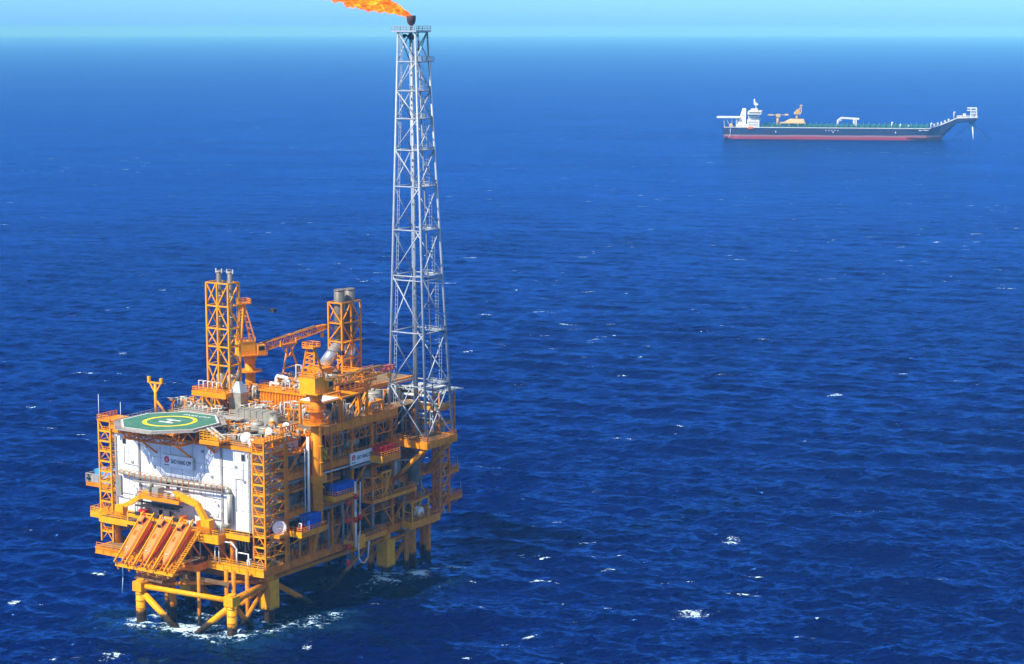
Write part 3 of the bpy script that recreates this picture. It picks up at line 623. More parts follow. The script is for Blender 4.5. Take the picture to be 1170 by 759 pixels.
for u in (-33.3, -29.7):
    s_ = part('stack', 'steel', ex, lambda m: m.lathe((u, 22.9, 48), [(.68, 0), (.68, 31), (.6, 31.05), (.6, 30.4)], 16))
    part('flange', 'pale', s_, lambda m: [m.tube((u, 22.9, z), (u, 22.9, z + .2), .8, n=16) for z in (52, 57.5, 62.5, 67.3, 72.5, 78.7)])
    part('lifting_lug', 'pale', s_, lambda m: [m.box(u + a - .12, u + a + .12, 22.8, 23, 78.4, 79.5) for a in (-.95, .95)])
lp = part('lower_platform', 'orange', ex, lambda m: (m.box(-38.2, -27.4, 17.6, 26, 48.2, 48.6), m.box(-38.4, -27.2, 17.4, 17.6, 47.5, 48.7), m.box(-27.4, -27.2, 17.6, 26, 47.7, 48.7)))
part('railing', 'orange', lp, lambda m: m.rail([(-38.2, 26, 48.6), (-38.2, 17.6, 48.6), (-27.4, 17.6, 48.6), (-27.4, 26, 48.6)], step=1.2, r=.07))
part('silencer', 'insul', ex, lambda m: [m.lathe((u, 22.9, 48.7), [(.7, 0), (1.3, .6), (1.3, 3.6), (.7, 4.4)], 14) for u in (-33.3, -29.7)])
part('platform_leg', 'orange', ex, lambda m: [m.bar((u, v, 43.6), (u, v, 48.2), .4) for u in (-38, -35, -31) for v in (17.8, 25.8)] + [m.bar((-38, 17.8, 43.6), (-35, 17.8, 48), .26), m.bar((-31, 17.8, 48), (-28, 17.8, 43.8), .26), m.bar((-35, 17.8, 48), (-31, 17.8, 43.8), .26)])
part('pipe', 'pale', ex, lambda m: [m.path([(-37 + k * 1.5, 18.6, 48.7), (-37 + k * 1.5, 18.6, 51.2), (-36.2 + k * 1.5, 19.2, 51.2), (-36.2 + k * 1.5, 20, 49)], .15) for k in range(5)])
part('ladder', 'yellow', ex, lambda m: (m.bar((-28.2, 24.2, 48.6), (-28.2, 24.2, 76), .1), m.bar((-28.2, 23.6, 48.6), (-28.2, 23.6, 76), .1), [m.bar((-28.2, 23.6, z), (-28.2, 24.2, z), .07) for z in np.arange(49, 76, .6)]))
ex2 = thing('exhaust_tower', 'shorter orange lattice tower holding two fat steel exhaust stacks near the flare tower', 'exhaust tower', (-22.8, 60.7, 48.6))
ZR = [48.6, 52.5, 57.3, 62.2, 67.6]
lattice(ex2, -25.0, -20.6, 56.7, 64.8, ZR, 'orange', 'v')
for v, zt in ((58.6, 71.0), (63.0, 70.8)):
    s_ = part('stack', 'steel', ex2, lambda m: m.lathe((-22.8, v, 56.0), [(1.42, 0), (1.42, zt - 56), (1.3, zt - 55.95), (1.3, zt - 57)], 20))
    part('flange', 'steel', s_, lambda m: [m.tube((-22.8, v, z), (-22.8, v, z + .22), 1.54, n=20) for z in (57.6, 61, 64.4, zt - .3)])
part('exhaust_duct', 'silver', ex2, lambda m: (m.tube((-22.8, 58.6, 57.2), (-23.4, 57.6, 55.6), 1.4, n=16), m.ball((-23.4, 57.6, 55.6), 1.42), m.tube((-23.4, 57.6, 55.6), (-25.2, 54.5, 50.8), 1.4, 1.75, n=16), m.tube((-22.8, 63, 56.2), (-22.8, 63, 50), 1.4, n=16)))
part('duct_base', 'orange', ex2, lambda m: (m.box(-28, -22.6, 50.6, 55.2, 48.7, 50.9), m.box(-24.4, -21.2, 61.2, 64.6, 48.7, 50.6)))
part('walkway', 'orange', ex2, lambda m: (m.box(-20.4, -14.5, 56, 62, 49.6, 49.9), m.rail([(-20.4, 56, 49.9), (-14.5, 56, 49.9), (-14.5, 62, 49.9)], step=1.2, r=.07), m.box(-20.5, -19.3, 56.7, 64.8, 57.2, 57.4)))

# =================================================================== CRANES
def lat_boom(m, p, q, w, h, n, w2=None, h2=None):
    d = norm(vsub(q, p)); a = norm(cross(d, (0, 0, 1))); b = cross(a, d); w2 = w2 or w; h2 = h2 or h
    def cr(i, sa, sb):
        t = i / n; c = lerp(p, q, t); ww = w + (w2 - w) * t; hh = h + (h2 - h) * t
        return tuple(c[k] + a[k] * sa * ww / 2 + b[k] * sb * hh / 2 for k in range(3))
    for sa in (-1, 1):
        for sb in (-1, 1): m.bar(cr(0, sa, sb), cr(n, sa, sb), .24)
    for i in range(n):
        for sb in (-1, 1): m.bar(cr(i, -1 if i % 2 else 1, sb), cr(i + 1, 1 if i % 2 else -1, sb), .13)
        for sa in (-1, 1): m.bar(cr(i, sa, -1 if i % 2 else 1), cr(i + 1, sa, 1 if i % 2 else -1), .14); m.bar(cr(i, sa, -1), cr(i, sa, 1), .12)
        m.bar(cr(i, -1, 1), cr(i, 1, 1), .12)
def crane(label, u, v, zp, zb, zm, tip, dirn, pr, tipmat):
    t = thing('pedestal_crane', label, 'crane', (u, v, zp))
    part('pedestal', 'orange', t, lambda m: (m.tube((u, v, zp), (u, v, zb - 2.2), pr, n=20), m.tube((u, v, zb - 2.2), (u, v, zb), pr, pr * 1.5, n=20)))
    d = norm((dirn[0], dirn[1], 0)); s = (d[1], -d[0], 0)
    def Q(f, r, z): return (u + d[0] * f + s[0] * r, v + d[1] * f + s[1] * r, z)
    def ob(m, f0, f1, r0, r1, z0, z1):
        m.prism([Q(f0, r0, 0)[:2], Q(f0, r1, 0)[:2], Q(f1, r1, 0)[:2], Q(f1, r0, 0)[:2]][::1], z0, z1)
    part('machinery_house', 'yellow', t, lambda m: (ob(m, -3.2, 2.0, -2.4, 2.4, zb, zb + .4), ob(m, -3.2, .8, -2.4, 2.2, zb + .4, zb + 3.9)))
    cabp = part('cab', 'yellow', t, lambda m: ob(m, 1.2, 3.4, 1.0, 2.8, zb + .3, zb + 2.9))
    part('window', 'glass', cabp, lambda m: (ob(m, 3.4, 3.44, 1.15, 2.65, zb + 1.0, zb + 2.6), ob(m, 1.5, 3.1, 2.8, 2.84, zb + 1.3, zb + 2.6)))
    def mast(m):
        for r_ in (-1.8, 1.8):
            m.bar(Q(.9, r_, zb + 3.9), Q(-1.6, r_ * .55, zm), .4)
            m.bar(Q(-3.0, r_, zb + 3.9), Q(-1.8, r_ * .55, zm), .45)
        for k in range(1, 6):
            f = k / 6; zz = zb + 3.9 + (zm - zb - 3.9) * f
            m.bar(Q(-3.0 + 1.2 * f, -1.8 + .8 * f, zz), Q(-3.0 + 1.2 * f, 1.8 - .8 * f, zz), .22)
            m.bar(Q(.9 - 2.5 * f, -1.8 + .8 * f, zz), Q(.9 - 2.5 * f, 1.8 - .8 * f, zz), .2)
            f2 = (k - 1) / 6; z2 = zb + 3.9 + (zm - zb - 3.9) * f2
            m.bar(Q(-3.0 + 1.2 * f2, -1.8 + .8 * f2, z2), Q(-3.0 + 1.2 * f, 1.8 - .8 * f, zz), .16)
    part('mast', 'orange', t, mast)
    part('mast_platform', 'orange', t, lambda m: (ob(m, -2.9, 0, -1.6, 1.6, zm, zm + .25), m.rail([Q(-2.9, -1.6, zm + .25), Q(-2.9, 1.6, zm + .25), Q(0, 1.6, zm + .25), Q(0, -1.6, zm + .25)], step=1, r=.07, close=True)))
    part('walkway', 'orange', t, lambda m: (ob(m, -3.8, 3.6, 2.4, 3.3, zb + .1, zb + .3), m.rail([Q(-3.8, 3.3, zb + .3), Q(3.6, 3.3, zb + .3)], step=1.1, r=.06), m.rail([Q(-3.2, -2.4, zb + 3.9), Q(-3.2, 2.3, zb + 3.9), Q(.8, 2.3, zb + 3.9)], step=1.1, r=.06)))
    p0 = Q(2.2, 0, zb + 1.6)
    bm = part('boom', 'orange', t, lambda m: lat_boom(m, p0, lerp(p0, tip, .86), 1.7, 2.1, 13, 1.3, 1.7))
    part('boom_tip', tipmat, bm, lambda m: (lat_boom(m, lerp(p0, tip, .865), tip, 1.4, 1.5, 4, 1.1, 1.1), m.lathe(tip, [(.6, -.3), (.6, .3)], 12, 'x')))
    part('boom_walkway', 'grating', bm, lambda m: [m.bar(lerp((p0[0], p0[1], p0[2] + 1.15), (tip[0], tip[1], tip[2] + 1.1), f), lerp((p0[0], p0[1], p0[2] + 1.15), (tip[0], tip[1], tip[2] + 1.1), f + .14), 1.5, .1) for f in (.08, .3, .52, .7)])
    mt_ = Q(-1.7, 0, zm); md = lerp(mt_, tip, .36); md = (md[0], md[1], md[2] + .5)
    part('bridle_block', 'dark', t, lambda m: m.box(md[0] - .7, md[0] + .7, md[1] - .5, md[1] + .5, md[2] - .5, md[2] + .5))
    part('luffing_rope', 'dark', t, lambda m: [m.bar((mt_[0], mt_[1] + e, mt_[2] + .3), (md[0], md[1] + e, md[2]), .05) for e in (-.5, 0, .5)] + [m.bar((md[0], md[1] + e, md[2]), (tip[0], tip[1] + e, tip[2]), .05) for e in (-.4, .4)])
    hk = lerp(p0, tip, .95)
    part('hook_block', 'yellow', t, lambda m: (m.box(hk[0] - .35, hk[0] + .35, hk[1] - .3, hk[1] + .3, hk[2] - 2.6, hk[2] - 1.5), m.bar(hk, (hk[0], hk[1], hk[2] - 1.6), .08)))
    return t
c2 = crane('near right pedestal crane with bright yellow house and level boom resting on a post', 4.4, 13.4, 20.0, 53.0, 64.0, (3.0, 46.5, 54.4), (-.03, 1), 1.28, 'pinkred')
part('pedestal_platform', 'orange', c2, lambda m: (m.lathe((4.4, 13.4, 45.4), [(1.3, 0), (3.2, 0), (3.2, .35), (1.3, .35)], 20, smooth=False), m.rail([(4.4 + 3.1 * math.cos(k * math.pi / 6), 13.4 + 3.1 * math.sin(k * math.pi / 6), 45.75) for k in range(12)], step=1.6, r=.06, close=True)))
part('pedestal_clamp', 'orange', c2, lambda m: m.box(2.6, 6.0, 11.8, 15.2, 31.0, 33.0))
part('slew_column', 'orange_rough', c2, lambda m: m.tube((4.4, 13.4, 45.7), (4.4, 13.4, 50.8), 1.5, n=20))
ul = part('upper_ring', 'orange', c2, lambda m: m.lathe((4.4, 13.4, 48.6), [(1.5, 0), (2.5, 0), (2.5, .2), (1.5, .2)], 16, smooth=False))
part('railing', 'orange', ul, lambda m: m.rail([(4.4 + 2.4 * math.cos(k * math.pi / 5), 13.4 + 2.4 * math.sin(k * math.pi / 5), 48.8) for k in range(10)], step=1.6, r=.06, close=True))
part('pedestal_ladder', 'yellow', c2, lambda m: (m.bar((5.8, 13.1, 22), (5.8, 13.1, 45), .1), m.bar((5.8, 13.7, 22), (5.8, 13.7, 45), .1), [m.bar((5.8, 13.1, z), (5.8, 13.7, z), .08) for z in np.arange(22.5, 45, .7)], [m.box(5.6, 6.2, 12.8, 14, z, z + .12) for z in (26, 30, 36, 40)]))
part('pedestal_foot', 'orange', c2, lambda m: (m.box(2.5, 6.2, 11.6, 15.2, 19.4, 20.6), m.bar((3, 13.4, 13.6), (4.6, 13.4, 20), .8)))
c1 = crane('far left pedestal crane with a raised lattice boom behind the tall exhaust tower', -41.5, 44.0, 43.6, 53.8, 67.5, (-31.0, 63.0, 59.9), (.484, .875), 1.35, 'orange')
part('pedestal_platform', 'orange_rough', c1, lambda m: (m.lathe((-41.5, 44, 49.5), [(1.3, 0), (3.3, 0), (3.3, .3), (1.3, .3)], 16, smooth=False)))
br = thing('boom_rest', 'orange A-frame boom rest standing on the upper deck between the two cranes', 'boom rest', (-29.5, 46, 48.6))
part('leg', 'orange', br, lambda m: m.bar((-29.2, 42.2, 48.6), (-30, 45.6, 57.2), .38))
part('leg', 'orange', br, lambda m: m.bar((-29.6, 50.4, 48.6), (-30, 46.4, 57.2), .38))
part('leg', 'orange', br, lambda m: m.bar((-33.6, 46.2, 43.6), (-30.2, 46, 57.2), .34))
part('strut', 'orange', br, lambda m: (m.bar((-29.3, 43.4, 51.5), (-29.7, 49.2, 51.5), .26), m.bar((-29.5, 44.6, 54.4), (-29.8, 47.8, 54.4), .26), m.bar((-30, 46, 54.2), (-30, 43, 57.4), .26), m.bar((-30, 46, 54.2), (-30, 49, 57.4), .26)))
part('cradle', 'orange', br, lambda m: (m.bar((-30, 42.6, 57.4), (-30, 49.4, 57.4), .45), m.bar((-30, 42.8, 57.4), (-30, 42.8, 58.8), .35), m.bar((-30, 49.2, 57.4), (-30, 49.2, 58.8), .35)))
br2 = thing('boom_rest', 'tall orange post with a braced head carrying the near crane boom', 'boom rest', (3, 35.6, 43.5))
part('post', 'orange', br2, lambda m: m.bar((3, 35.6, 43.5), (3, 35.6, 52.4), .62))
part('brace', 'orange', br2, lambda m: (m.bar((3, 31.6, 43.8), (3, 35.2, 49.4), .4), m.bar((3, 35.4, 50), (3, 33.4, 52.3), .28), m.bar((3, 35.8, 50), (3, 37.8, 52.3), .28), m.bar((-.6, 35.6, 43.8), (2.8, 35.6, 49.6), .4)))
part('cradle', 'orange', br2, lambda m: (m.box(1.6, 4.4, 32.6, 38, 52.4, 52.8), m.rail([(1.7, 32.7, 52.8), (4.3, 32.7, 52.8), (4.3, 37.9, 52.8)], step=1, r=.06)))
ym = thing('cradle_mast', 'slender yellow mast with a Y shaped head behind the helideck', 'mast', (-45.2, 11.5, 43))
part('pole', 'yellow', ym, lambda m: m.tube((-45.2, 11.5, 41), (-45.2, 11.5, 50.6), .38, n=12))
part('back_stay', 'orange', ym, lambda m: m.tube((-45.2, 11.5, 46.6), (-42.6, 13.4, 42), .3))
part('fork', 'yellow', ym, lambda m: (m.bar((-45.2, 11.5, 48.2), (-47.0, 11.5, 50.8), .3), m.bar((-45.2, 11.5, 48.2), (-43.4, 11.5, 50.8), .3), m.bar((-47.2, 11.5, 50.9), (-43.2, 11.5, 50.9), .4), m.box(-47.6, -46.9, 11.2, 11.8, 50.8, 52.4), m.box(-43.5, -42.8, 11.2, 11.8, 50.8, 52.2)))

# =================================================================== FLARE TOWER
ft = thing('flare_tower', 'tall grey lattice flare tower tapering up from the orange corner base to the flame', 'flare tower', (7.4, 52.6, 35.5))
Z0, ZT = 36.0, 138.4
def corner(k, z):
    t = (z - Z0) / (ZT - Z0); h = 5.85 * (1 - t) + 2.6 * t; cu = 7.4 - 1.75 * t; cv = 52.6 + .15 * t
    s = ((-1, -1), (1, -1), (1, 1), (-1, 1))[k]
    return (cu + s[0] * h, cv + s[1] * h, z)
for k in range(4):
    part('leg', 'galv', ft, lambda m: m.tube(corner(k, Z0), corner(k, ZT), .37, .24, n=10))
FZ = [36.0, 49.7, 63.2, 77.5, 89.0, 99.9, 109.0, 116.8, 123.7, 130.9, 138.2]
for i in range(1, len(FZ)):
    z = FZ[i]
    part('horizontal', 'galv', ft, lambda m: [m.tube(corner(k, z), corner((k + 1) % 4, z), .17, n=8) for k in range(4)] + ([m.tube(corner(k, z - 1.1), corner((k + 1) % 4, z - 1.1), .16, n=8) for k in range(4)] if abs(z - 77.5) < .1 else []))
fdir = ['X', '/', '\\', '/', '/', '\\', '/', '\\', '/', '\\']
rdir = ['X', '/', '\\', '/', '/', 'X', '/', 'X', '\\', 'X']
for i, (a, b) in enumerate(zip(FZ[:-1], FZ[1:])):
    def dg(m):
        for f in range(4):
            st_ = (fdir if f in (0, 2) else rdir)[i]
            k0, k1 = f, (f + 1) % 4
            if st_ in 'X/': m.tube(corner(k0, a), corner(k1, b), .155, n=8)
            if st_ in 'X\\': m.tube(corner(k0, b), corner(k1, a), .155, n=8)
    part('diagonal', 'galv', ft, dg)
for (fx, fy, r, mt) in ((-.25, .15, .42, 'galv'), (.3, .35, .2, 'galv_dark'), (.05, -.2, .16, 'galv_dark')):
    part('flare_riser', mt, ft, lambda m: m.tube((corner(0, Z0)[0] * .5 + corner(2, Z0)[0] * .5 + fx * 8, corner(0, Z0)[1] * .5 + corner(2, Z0)[1] * .5 + fy * 8, Z0), ((corner(0, ZT)[0] + corner(2, ZT)[0]) / 2 + fx * 3, (corner(0, ZT)[1] + corner(2, ZT)[1]) / 2 + fy * 3, ZT), r, r * .9, n=12))
def lad(m):
    a, b = corner(0, Z0), corner(0, ZT)
    for (e1, e2) in ((.9, .5), (1.6, .5)): m.bar((a[0] + e1, a[1] + e2, a[2]), (b[0] + e1 * .7, b[1] + e2, b[2]), .1)
    for k in range(90):
        p = lerp(a, b, k / 90); e = 1 - .3 * k / 90; m.bar((p[0] + .9 * e, p[1] + .5, p[2]), (p[0] + 1.6 * e, p[1] + .5, p[2]), .08)
part('ladder', 'galv', ft, lad)
for z in (49.7, 63.2, 77.5, 89.0, 99.9, 109.0, 116.8, 123.7):
    c = corner(2, z); c3 = corner(3, z)
    lp = part('rest_platform', 'galv', ft, lambda m: (m.box(c[0] - 4.2, c[0] - .3, c[1] - 3.0, c[1] - .2, z - .1, z + .05), m.rail([(c[0] - 4.2, c[1] - 3, z), (c[0] - .4, c[1] - 3, z), (c[0] - .4, c[1] - .3, z)], step=1.2)))
    zz = FZ[FZ.index(z) + 1]
    def cage(m):
        x, y = c[0] - 1.7, c[1] - 1.4
        for a in (-.35, .35): m.bar((x + a, y, z), (x + a, y, zz - 1), .08)
        zc = z + 2.2
        while zc < zz - 1:
            for k in range(6):
                t0, t1 = math.pi * k / 6, math.pi * (k + 1) / 6
                m.bar((x + .5 * math.cos(t0), y - .6 * math.sin(t0), zc), (x + .5 * math.cos(t1), y - .6 * math.sin(t1), zc), .06)
            zc += .9
    part('caged_ladder', 'galv', ft, cage)
cT = ((corner(0, ZT)[0] + corner(2, ZT)[0]) / 2, (corner(0, ZT)[1] + corner(2, ZT)[1]) / 2)
tp = part('top_platform', 'galv', ft, lambda m: (m.box(cT[0] - 4.2, cT[0] + 3.4, cT[1] - 3.2, cT[1] + 3.2, 138.2, 138.5)))
part('railing', 'galv', tp, lambda m: m.rail([(cT[0] - 4.1, cT[1] - 3.1, 138.5), (cT[0] + 3.3, cT[1] - 3.1, 138.5), (cT[0] + 3.3, cT[1] + 3.1, 138.5), (cT[0] - 4.1, cT[1] + 3.1, 138.5)], close=True, step=1.3, r=.06))
cp = corner(2, 130.9)
sp_ = part('side_platform', 'galv', ft, lambda m: (m.box(cp[0] - 2.6, cp[0] + .9, cp[1] - 3.4, cp[1] + .9, 130.8, 131.0), m.bar((cp[0] + .6, cp[1], 130.8), corner(2, 127), .14)))
part('railing', 'galv', sp_, lambda m: m.rail([(cp[0] - 2.6, cp[1] - 3.4, 131), (cp[0] + .9, cp[1] - 3.4, 131), (cp[0] + .9, cp[1] + .9, 131), (cp[0] - 2.6, cp[1] + .9, 131)], close=True, step=1.2, r=.05))
part('drip_ring', 'dark', ft, lambda m: (m.ball((cT[0] - .4, cT[1], 136.9), .8), m.path([(cT[0] - 1.6, cT[1] - 1, 137.6), (cT[0] - .4, cT[1], 136.6), (cT[0] + .8, cT[1] + .8, 137.6)], .2), m.ball((cT[0] - 1.7, cT[1] - 1.2, 137.2), .5)))
bx0 = (cT[0] - .35, cT[1])
part('burner_tip', 'burner', ft, lambda m: m.lathe((bx0[0], bx0[1], 138.5), [(.34, 0), (.38, 1.2), (.95, 1.9), (1.12, 2.7), (1.18, 3.7), (1.08, 3.75), (.95, 2.9)], 18))
bs = part('base_frame', 'orange', ft, lambda m: (m.box(.8, 14, 46.0, 46.6, 34.2, 36), m.box(13.4, 14, 46.6, 59.6, 34.2, 36), m.box(.8, 13.4, 59.0, 59.6, 34.2, 36), m.box(.8, 1.4, 46.6, 59, 34.2, 36), m.box(1.4, 13.4, 52.4, 52.9, 34.6, 35.8)))
part('floor_grating', 'grating', bs, lambda m: m.box(1.4, 13.4, 46.6, 59, 35.6, 35.8))
part('stiffener', 'orange', bs, lambda m: [m.box(u, u + .15, 45.85, 46.0, 34.25, 35.95) for u in np.arange(1.5, 14, 2)] + [m.box(14.0, 14.15, v, v + .15, 34.25, 35.95) for v in np.arange(46.6, 59, 2)])
part('knee_brace', 'orange', bs, lambda m: m.tube((12.6, 47.2, 34.2), (3.4, 46.2, 25), .62, n=12))
part('knee_brace', 'orange', bs, lambda m: m.tube((12.6, 58.6, 34.2), (3.4, 60, 25), .62, n=12))
part('railing', 'orange', bs, lambda m: m.rail([(1, 46.2, 36), (13.8, 46.2, 36), (13.8, 59.4, 36)], step=1.4, r=.06))

# flame blown to the left
def flame():
    rs = np.random.RandomState(5)
    ex_ = np.array([CU, -SU, 0])     # world +x expressed in the site frame
    ey_ = np.array([SU, CU, 0])
    b = np.array([bx0[0], bx0[1], 142.2])
    m = MB()
    def tongue(off, L, rmax, rise, seed, n=22, ns=46):
        r2 = np.random.RandomState(seed); ph = r2.rand(8) * 6.28
        vs = []
        for i in range(ns + 1):
            t = i / ns
            c = b + ex_ * (-L * t) + np.array([0, 0, rise * t + .5 * math.sin(math.pi * t)]) + ex_ * 0 + np.array([0, 0, off[1] * t]) + ey_ * off[0] * t
            rad = rmax * (.14 + 1.0 * t ** .8) * (1 if t < .8 else max(.02, (1 - t) / .2) ** .6)
            for k in range(n):
                a = 2 * math.pi * k / n
                w_ = 1 + .20 * math.sin(3 * a + 9 * t * L * .25 + ph[0]) + .20 * math.sin(5 * a - 23 * t + ph[1]) + .22 * math.sin(2 * a + 37 * t + ph[2]) + .14 * math.sin(7 * a + 61 * t + ph[3]) + .07 * math.sin(90 * t + 4 * a + ph[4])
                p = c + (ey_ * math.cos(a) + np.array([0, 0, 1]) * math.sin(a)) * rad * w_ + ex_ * (.5 * math.sin(4 * a + 30 * t + ph[5]) * t)
                vs.append(tuple(p))
        fs = [(i * n + k, i * n + (k + 1) % n, (i + 1) * n + (k + 1) % n, (i + 1) * n + k) for i in range(ns) for k in range(n)]
        m._add(vs, fs, True)
    tongue((0, 0), 20, 2.4, 6.2, 3)
    tongue((.8, .7), 24, 1.7, 7.6, 9)
    tongue((-.8, -.5), 15, 1.6, 4.0, 21)
    tongue((.3, 1.2), 13, 1.3, 5.4, 33)
    tongue((-.3, -.2), 27, 1.3, 6.6, 41)
    fm = bpy.data.materials.new('flame_glow'); t, n, l, bsdf = nt(fm)
    g = n.new('ShaderNodeNewGeometry'); mp = n.new('ShaderNodeMapping'); mp.inputs['Scale'].default_value = (.55, .8, 1.0)
    l.new(g.outputs['Position'], mp.inputs[0])
    ns = n.new('ShaderNodeTexNoise'); ns.inputs['Scale'].default_value = .95; ns.inputs['Detail'].default_value = 7; ns.inputs['Roughness'].default_value = .68; ns.inputs['Distortion'].default_value = .8
    l.new(mp.outputs[0], ns.inputs['Vector'])
    r = ramp(n, [(.36, (.85, .04, .004)), (.46, (1, .12, .005)), (.56, (1, .26, .008)), (.66, (1, .52, .02))]); l.new(ns.outputs['Fac'], r.inputs[0])
    em = n.new('ShaderNodeEmission'); l.new(r.outputs[0], em.inputs[0]); em.inputs[1].default_value = 1.25
    tr = n.new('ShaderNodeBsdfTransparent')
    lw = n.new('ShaderNodeLayerWeight'); lw.inputs[0].default_value = .35
    ad = n.new('ShaderNodeMath'); ad.operation = 'MULTIPLY_ADD'; l.new(ns.outputs['Fac'], ad.inputs[0]); ad.inputs[1].default_value = -1.1; l.new(lw.outputs['Facing'], ad.inputs[2])
    mr = n.new('ShaderNodeMapRange'); mr.inputs[1].default_value = -.38; mr.inputs[2].default_value = .22; l.new(ad.outputs[0], mr.inputs[0])
    mx = n.new('ShaderNodeMixShader'); l.new(mr.outputs[0], mx.inputs[0]); l.new(em.outputs[0], mx.inputs[1]); l.new(tr.outputs[0], mx.inputs[2])
    l.new(mx.outputs[0], n['Material Output'].inputs['Surface'])
    o = m.build('flame', fm, base=(bx0[0], bx0[1], 142.2))
    tag(o, 'orange and yellow gas flame blown leftward from the flare burner', 'flame')
flame()

# =================================================================== WEATHER DECK PLANT
en = thing('turbine_enclosure', 'big orange ribbed enclosure on the weather deck behind the grey ducts', 'enclosure', (-15, 31, 43.6))
part('housing', 'orange_box', en, lambda m: m.box(-23, -8.6, 26, 33.6, 43.6, 48.9))
part('rib', 'orange_box', en, lambda m: [m.box(u, u + .32, 25.72, 26, 43.7, 48.8) for u in np.arange(-22.9, -8.7, .95)] + [m.box(-8.6, -8.32, v, v + .3, 43.7, 48.8) for v in np.arange(26.2, 33, .95)])
part('roof', 'orange', en, lambda m: (m.box(-23.4, -8.2, 25.5, 34, 48.9, 49.3)))
part('roof_rail', 'orange', en, lambda m: m.rail([(-23.3, 33, 49.3), (-23.3, 25.6, 49.3), (-8.3, 25.6, 49.3), (-8.3, 33.8, 49.3)], step=1.3, r=.06))
for (nm, lab, u0, u1, v0, v1, z0, z1, mt) in (('air_duct', 'long grey rectangular air duct lying beside the roof walkway right of the helideck', -21, -11, 13.6, 17.2, 43.7, 46.4, 'insul'),):
    t = thing(nm, lab, 'duct', ((u0 + u1) / 2, v0, z0))
    part('casing', mt, t, lambda m: m.box(u0, u1, v0, v1, z0, z1))
    part('flange', 'pipe', t, lambda m: [m.box(u - .08, u + .08, v0 - .12, v1 + .12, z0 - .02, z1 + .12) for u in np.arange(u0 + 1, u1, 1.9)])
    part('elbow', mt, t, lambda m: [m.box(u1 + .5 * k, u1 + .5 * k + .55, v0 - .0, v1, z0 - .02, z1 - .22 * k * k * .5) for k in range(4)] + [m.tube((u1 + 1.0, v0 + 1.4, 44.9), (u1 + 2.6, v0 - .5, 43.6), 1.3, n=14), m.tube((u1 + 2.6, v0 - .5, 43.8), (u1 + 2.6, v0 - .5, 41.8), 1.3, n=14), m.ball((u1 + 2.6, v0 - .5, 43.7), 1.32)])
def drum(lab, u, v, z, r, h, mt, lid='pale'):
    t = thing('drum_tank', lab, 'tank', (u, v, z))
    part('shell', mt, t, lambda m: m.lathe((u, v, z), [(r, 0), (r, h), (r * .9, h + .15), (r * .3, h + .3)], 18))
    part('band', lid, t, lambda m: [m.tube((u, v, z + h * f), (u, v, z + h * f + .15), r + .07, n=18) for f in (.05, .5, .92)])
    part('nozzle', 'pipe', t, lambda m: (m.tube((u, v, z + h), (u, v, z + h + .9), r * .22, n=10), m.path([(u + r * .5, v, z + h), (u + r * .5, v, z + h + .8), (u + r * 1.5, v, z + h + .8), (u + r * 1.5, v, z)], .13)))
    return t
drum('beige drum tank on the roof just behind the large white dome', -9.8, 8.6, 41.75, 1.55, 3.2, 'insul')
drum('wider beige drum tank on the roof left of the single orange vents', -6.2, 7.4, 41.75, 1.8, 2.6, 'insul', 'steel')
drum('grey tank with a pale lid beside the left leg of the flare tower', -2.2, 45.2, 43.6, 2.2, 4.0, 'insul', 'pipe')
si = thing('vent_hopper', 'silver conical topped vent tank standing right of the tall yellow exhaust tower', 'tank', (-26.4, 21.5, 43.7))
part('shell', 'insul', si, lambda m: m.box(-28.0, -24.6, 20.0, 23.2, 43.7, 48.9))
part('cone', 'silver', si, lambda m: m._add([(-28.1, 19.9, 48.9), (-24.5, 19.9, 48.9), (-24.5, 23.3, 48.9), (-28.1, 23.3, 48.9), (-27.0, 21.1, 51.6), (-25.9, 21.1, 51.6), (-25.9, 22.1, 51.6), (-27.0, 22.1, 51.6)], [(0, 1, 5, 4), (1, 2, 6, 5), (2, 3, 7, 6), (3, 0, 4, 7), (4, 5, 6, 7)]))
part('chimney', 'steel', si, lambda m: m.tube((-26.45, 21.6, 51.6), (-26.45, 21.6, 54), .5, n=12))
part('ladder', 'pale', si, lambda m: (m.bar((-28.3, 20.2, 43.7), (-28.3, 20.2, 49), .1), m.bar((-28.3, 20.8, 43.7), (-28.3, 20.8, 49), .1), [m.bar((-28.3, 20.2, z), (-28.3, 20.8, z), .08) for z in np.arange(44, 49, .5)]))
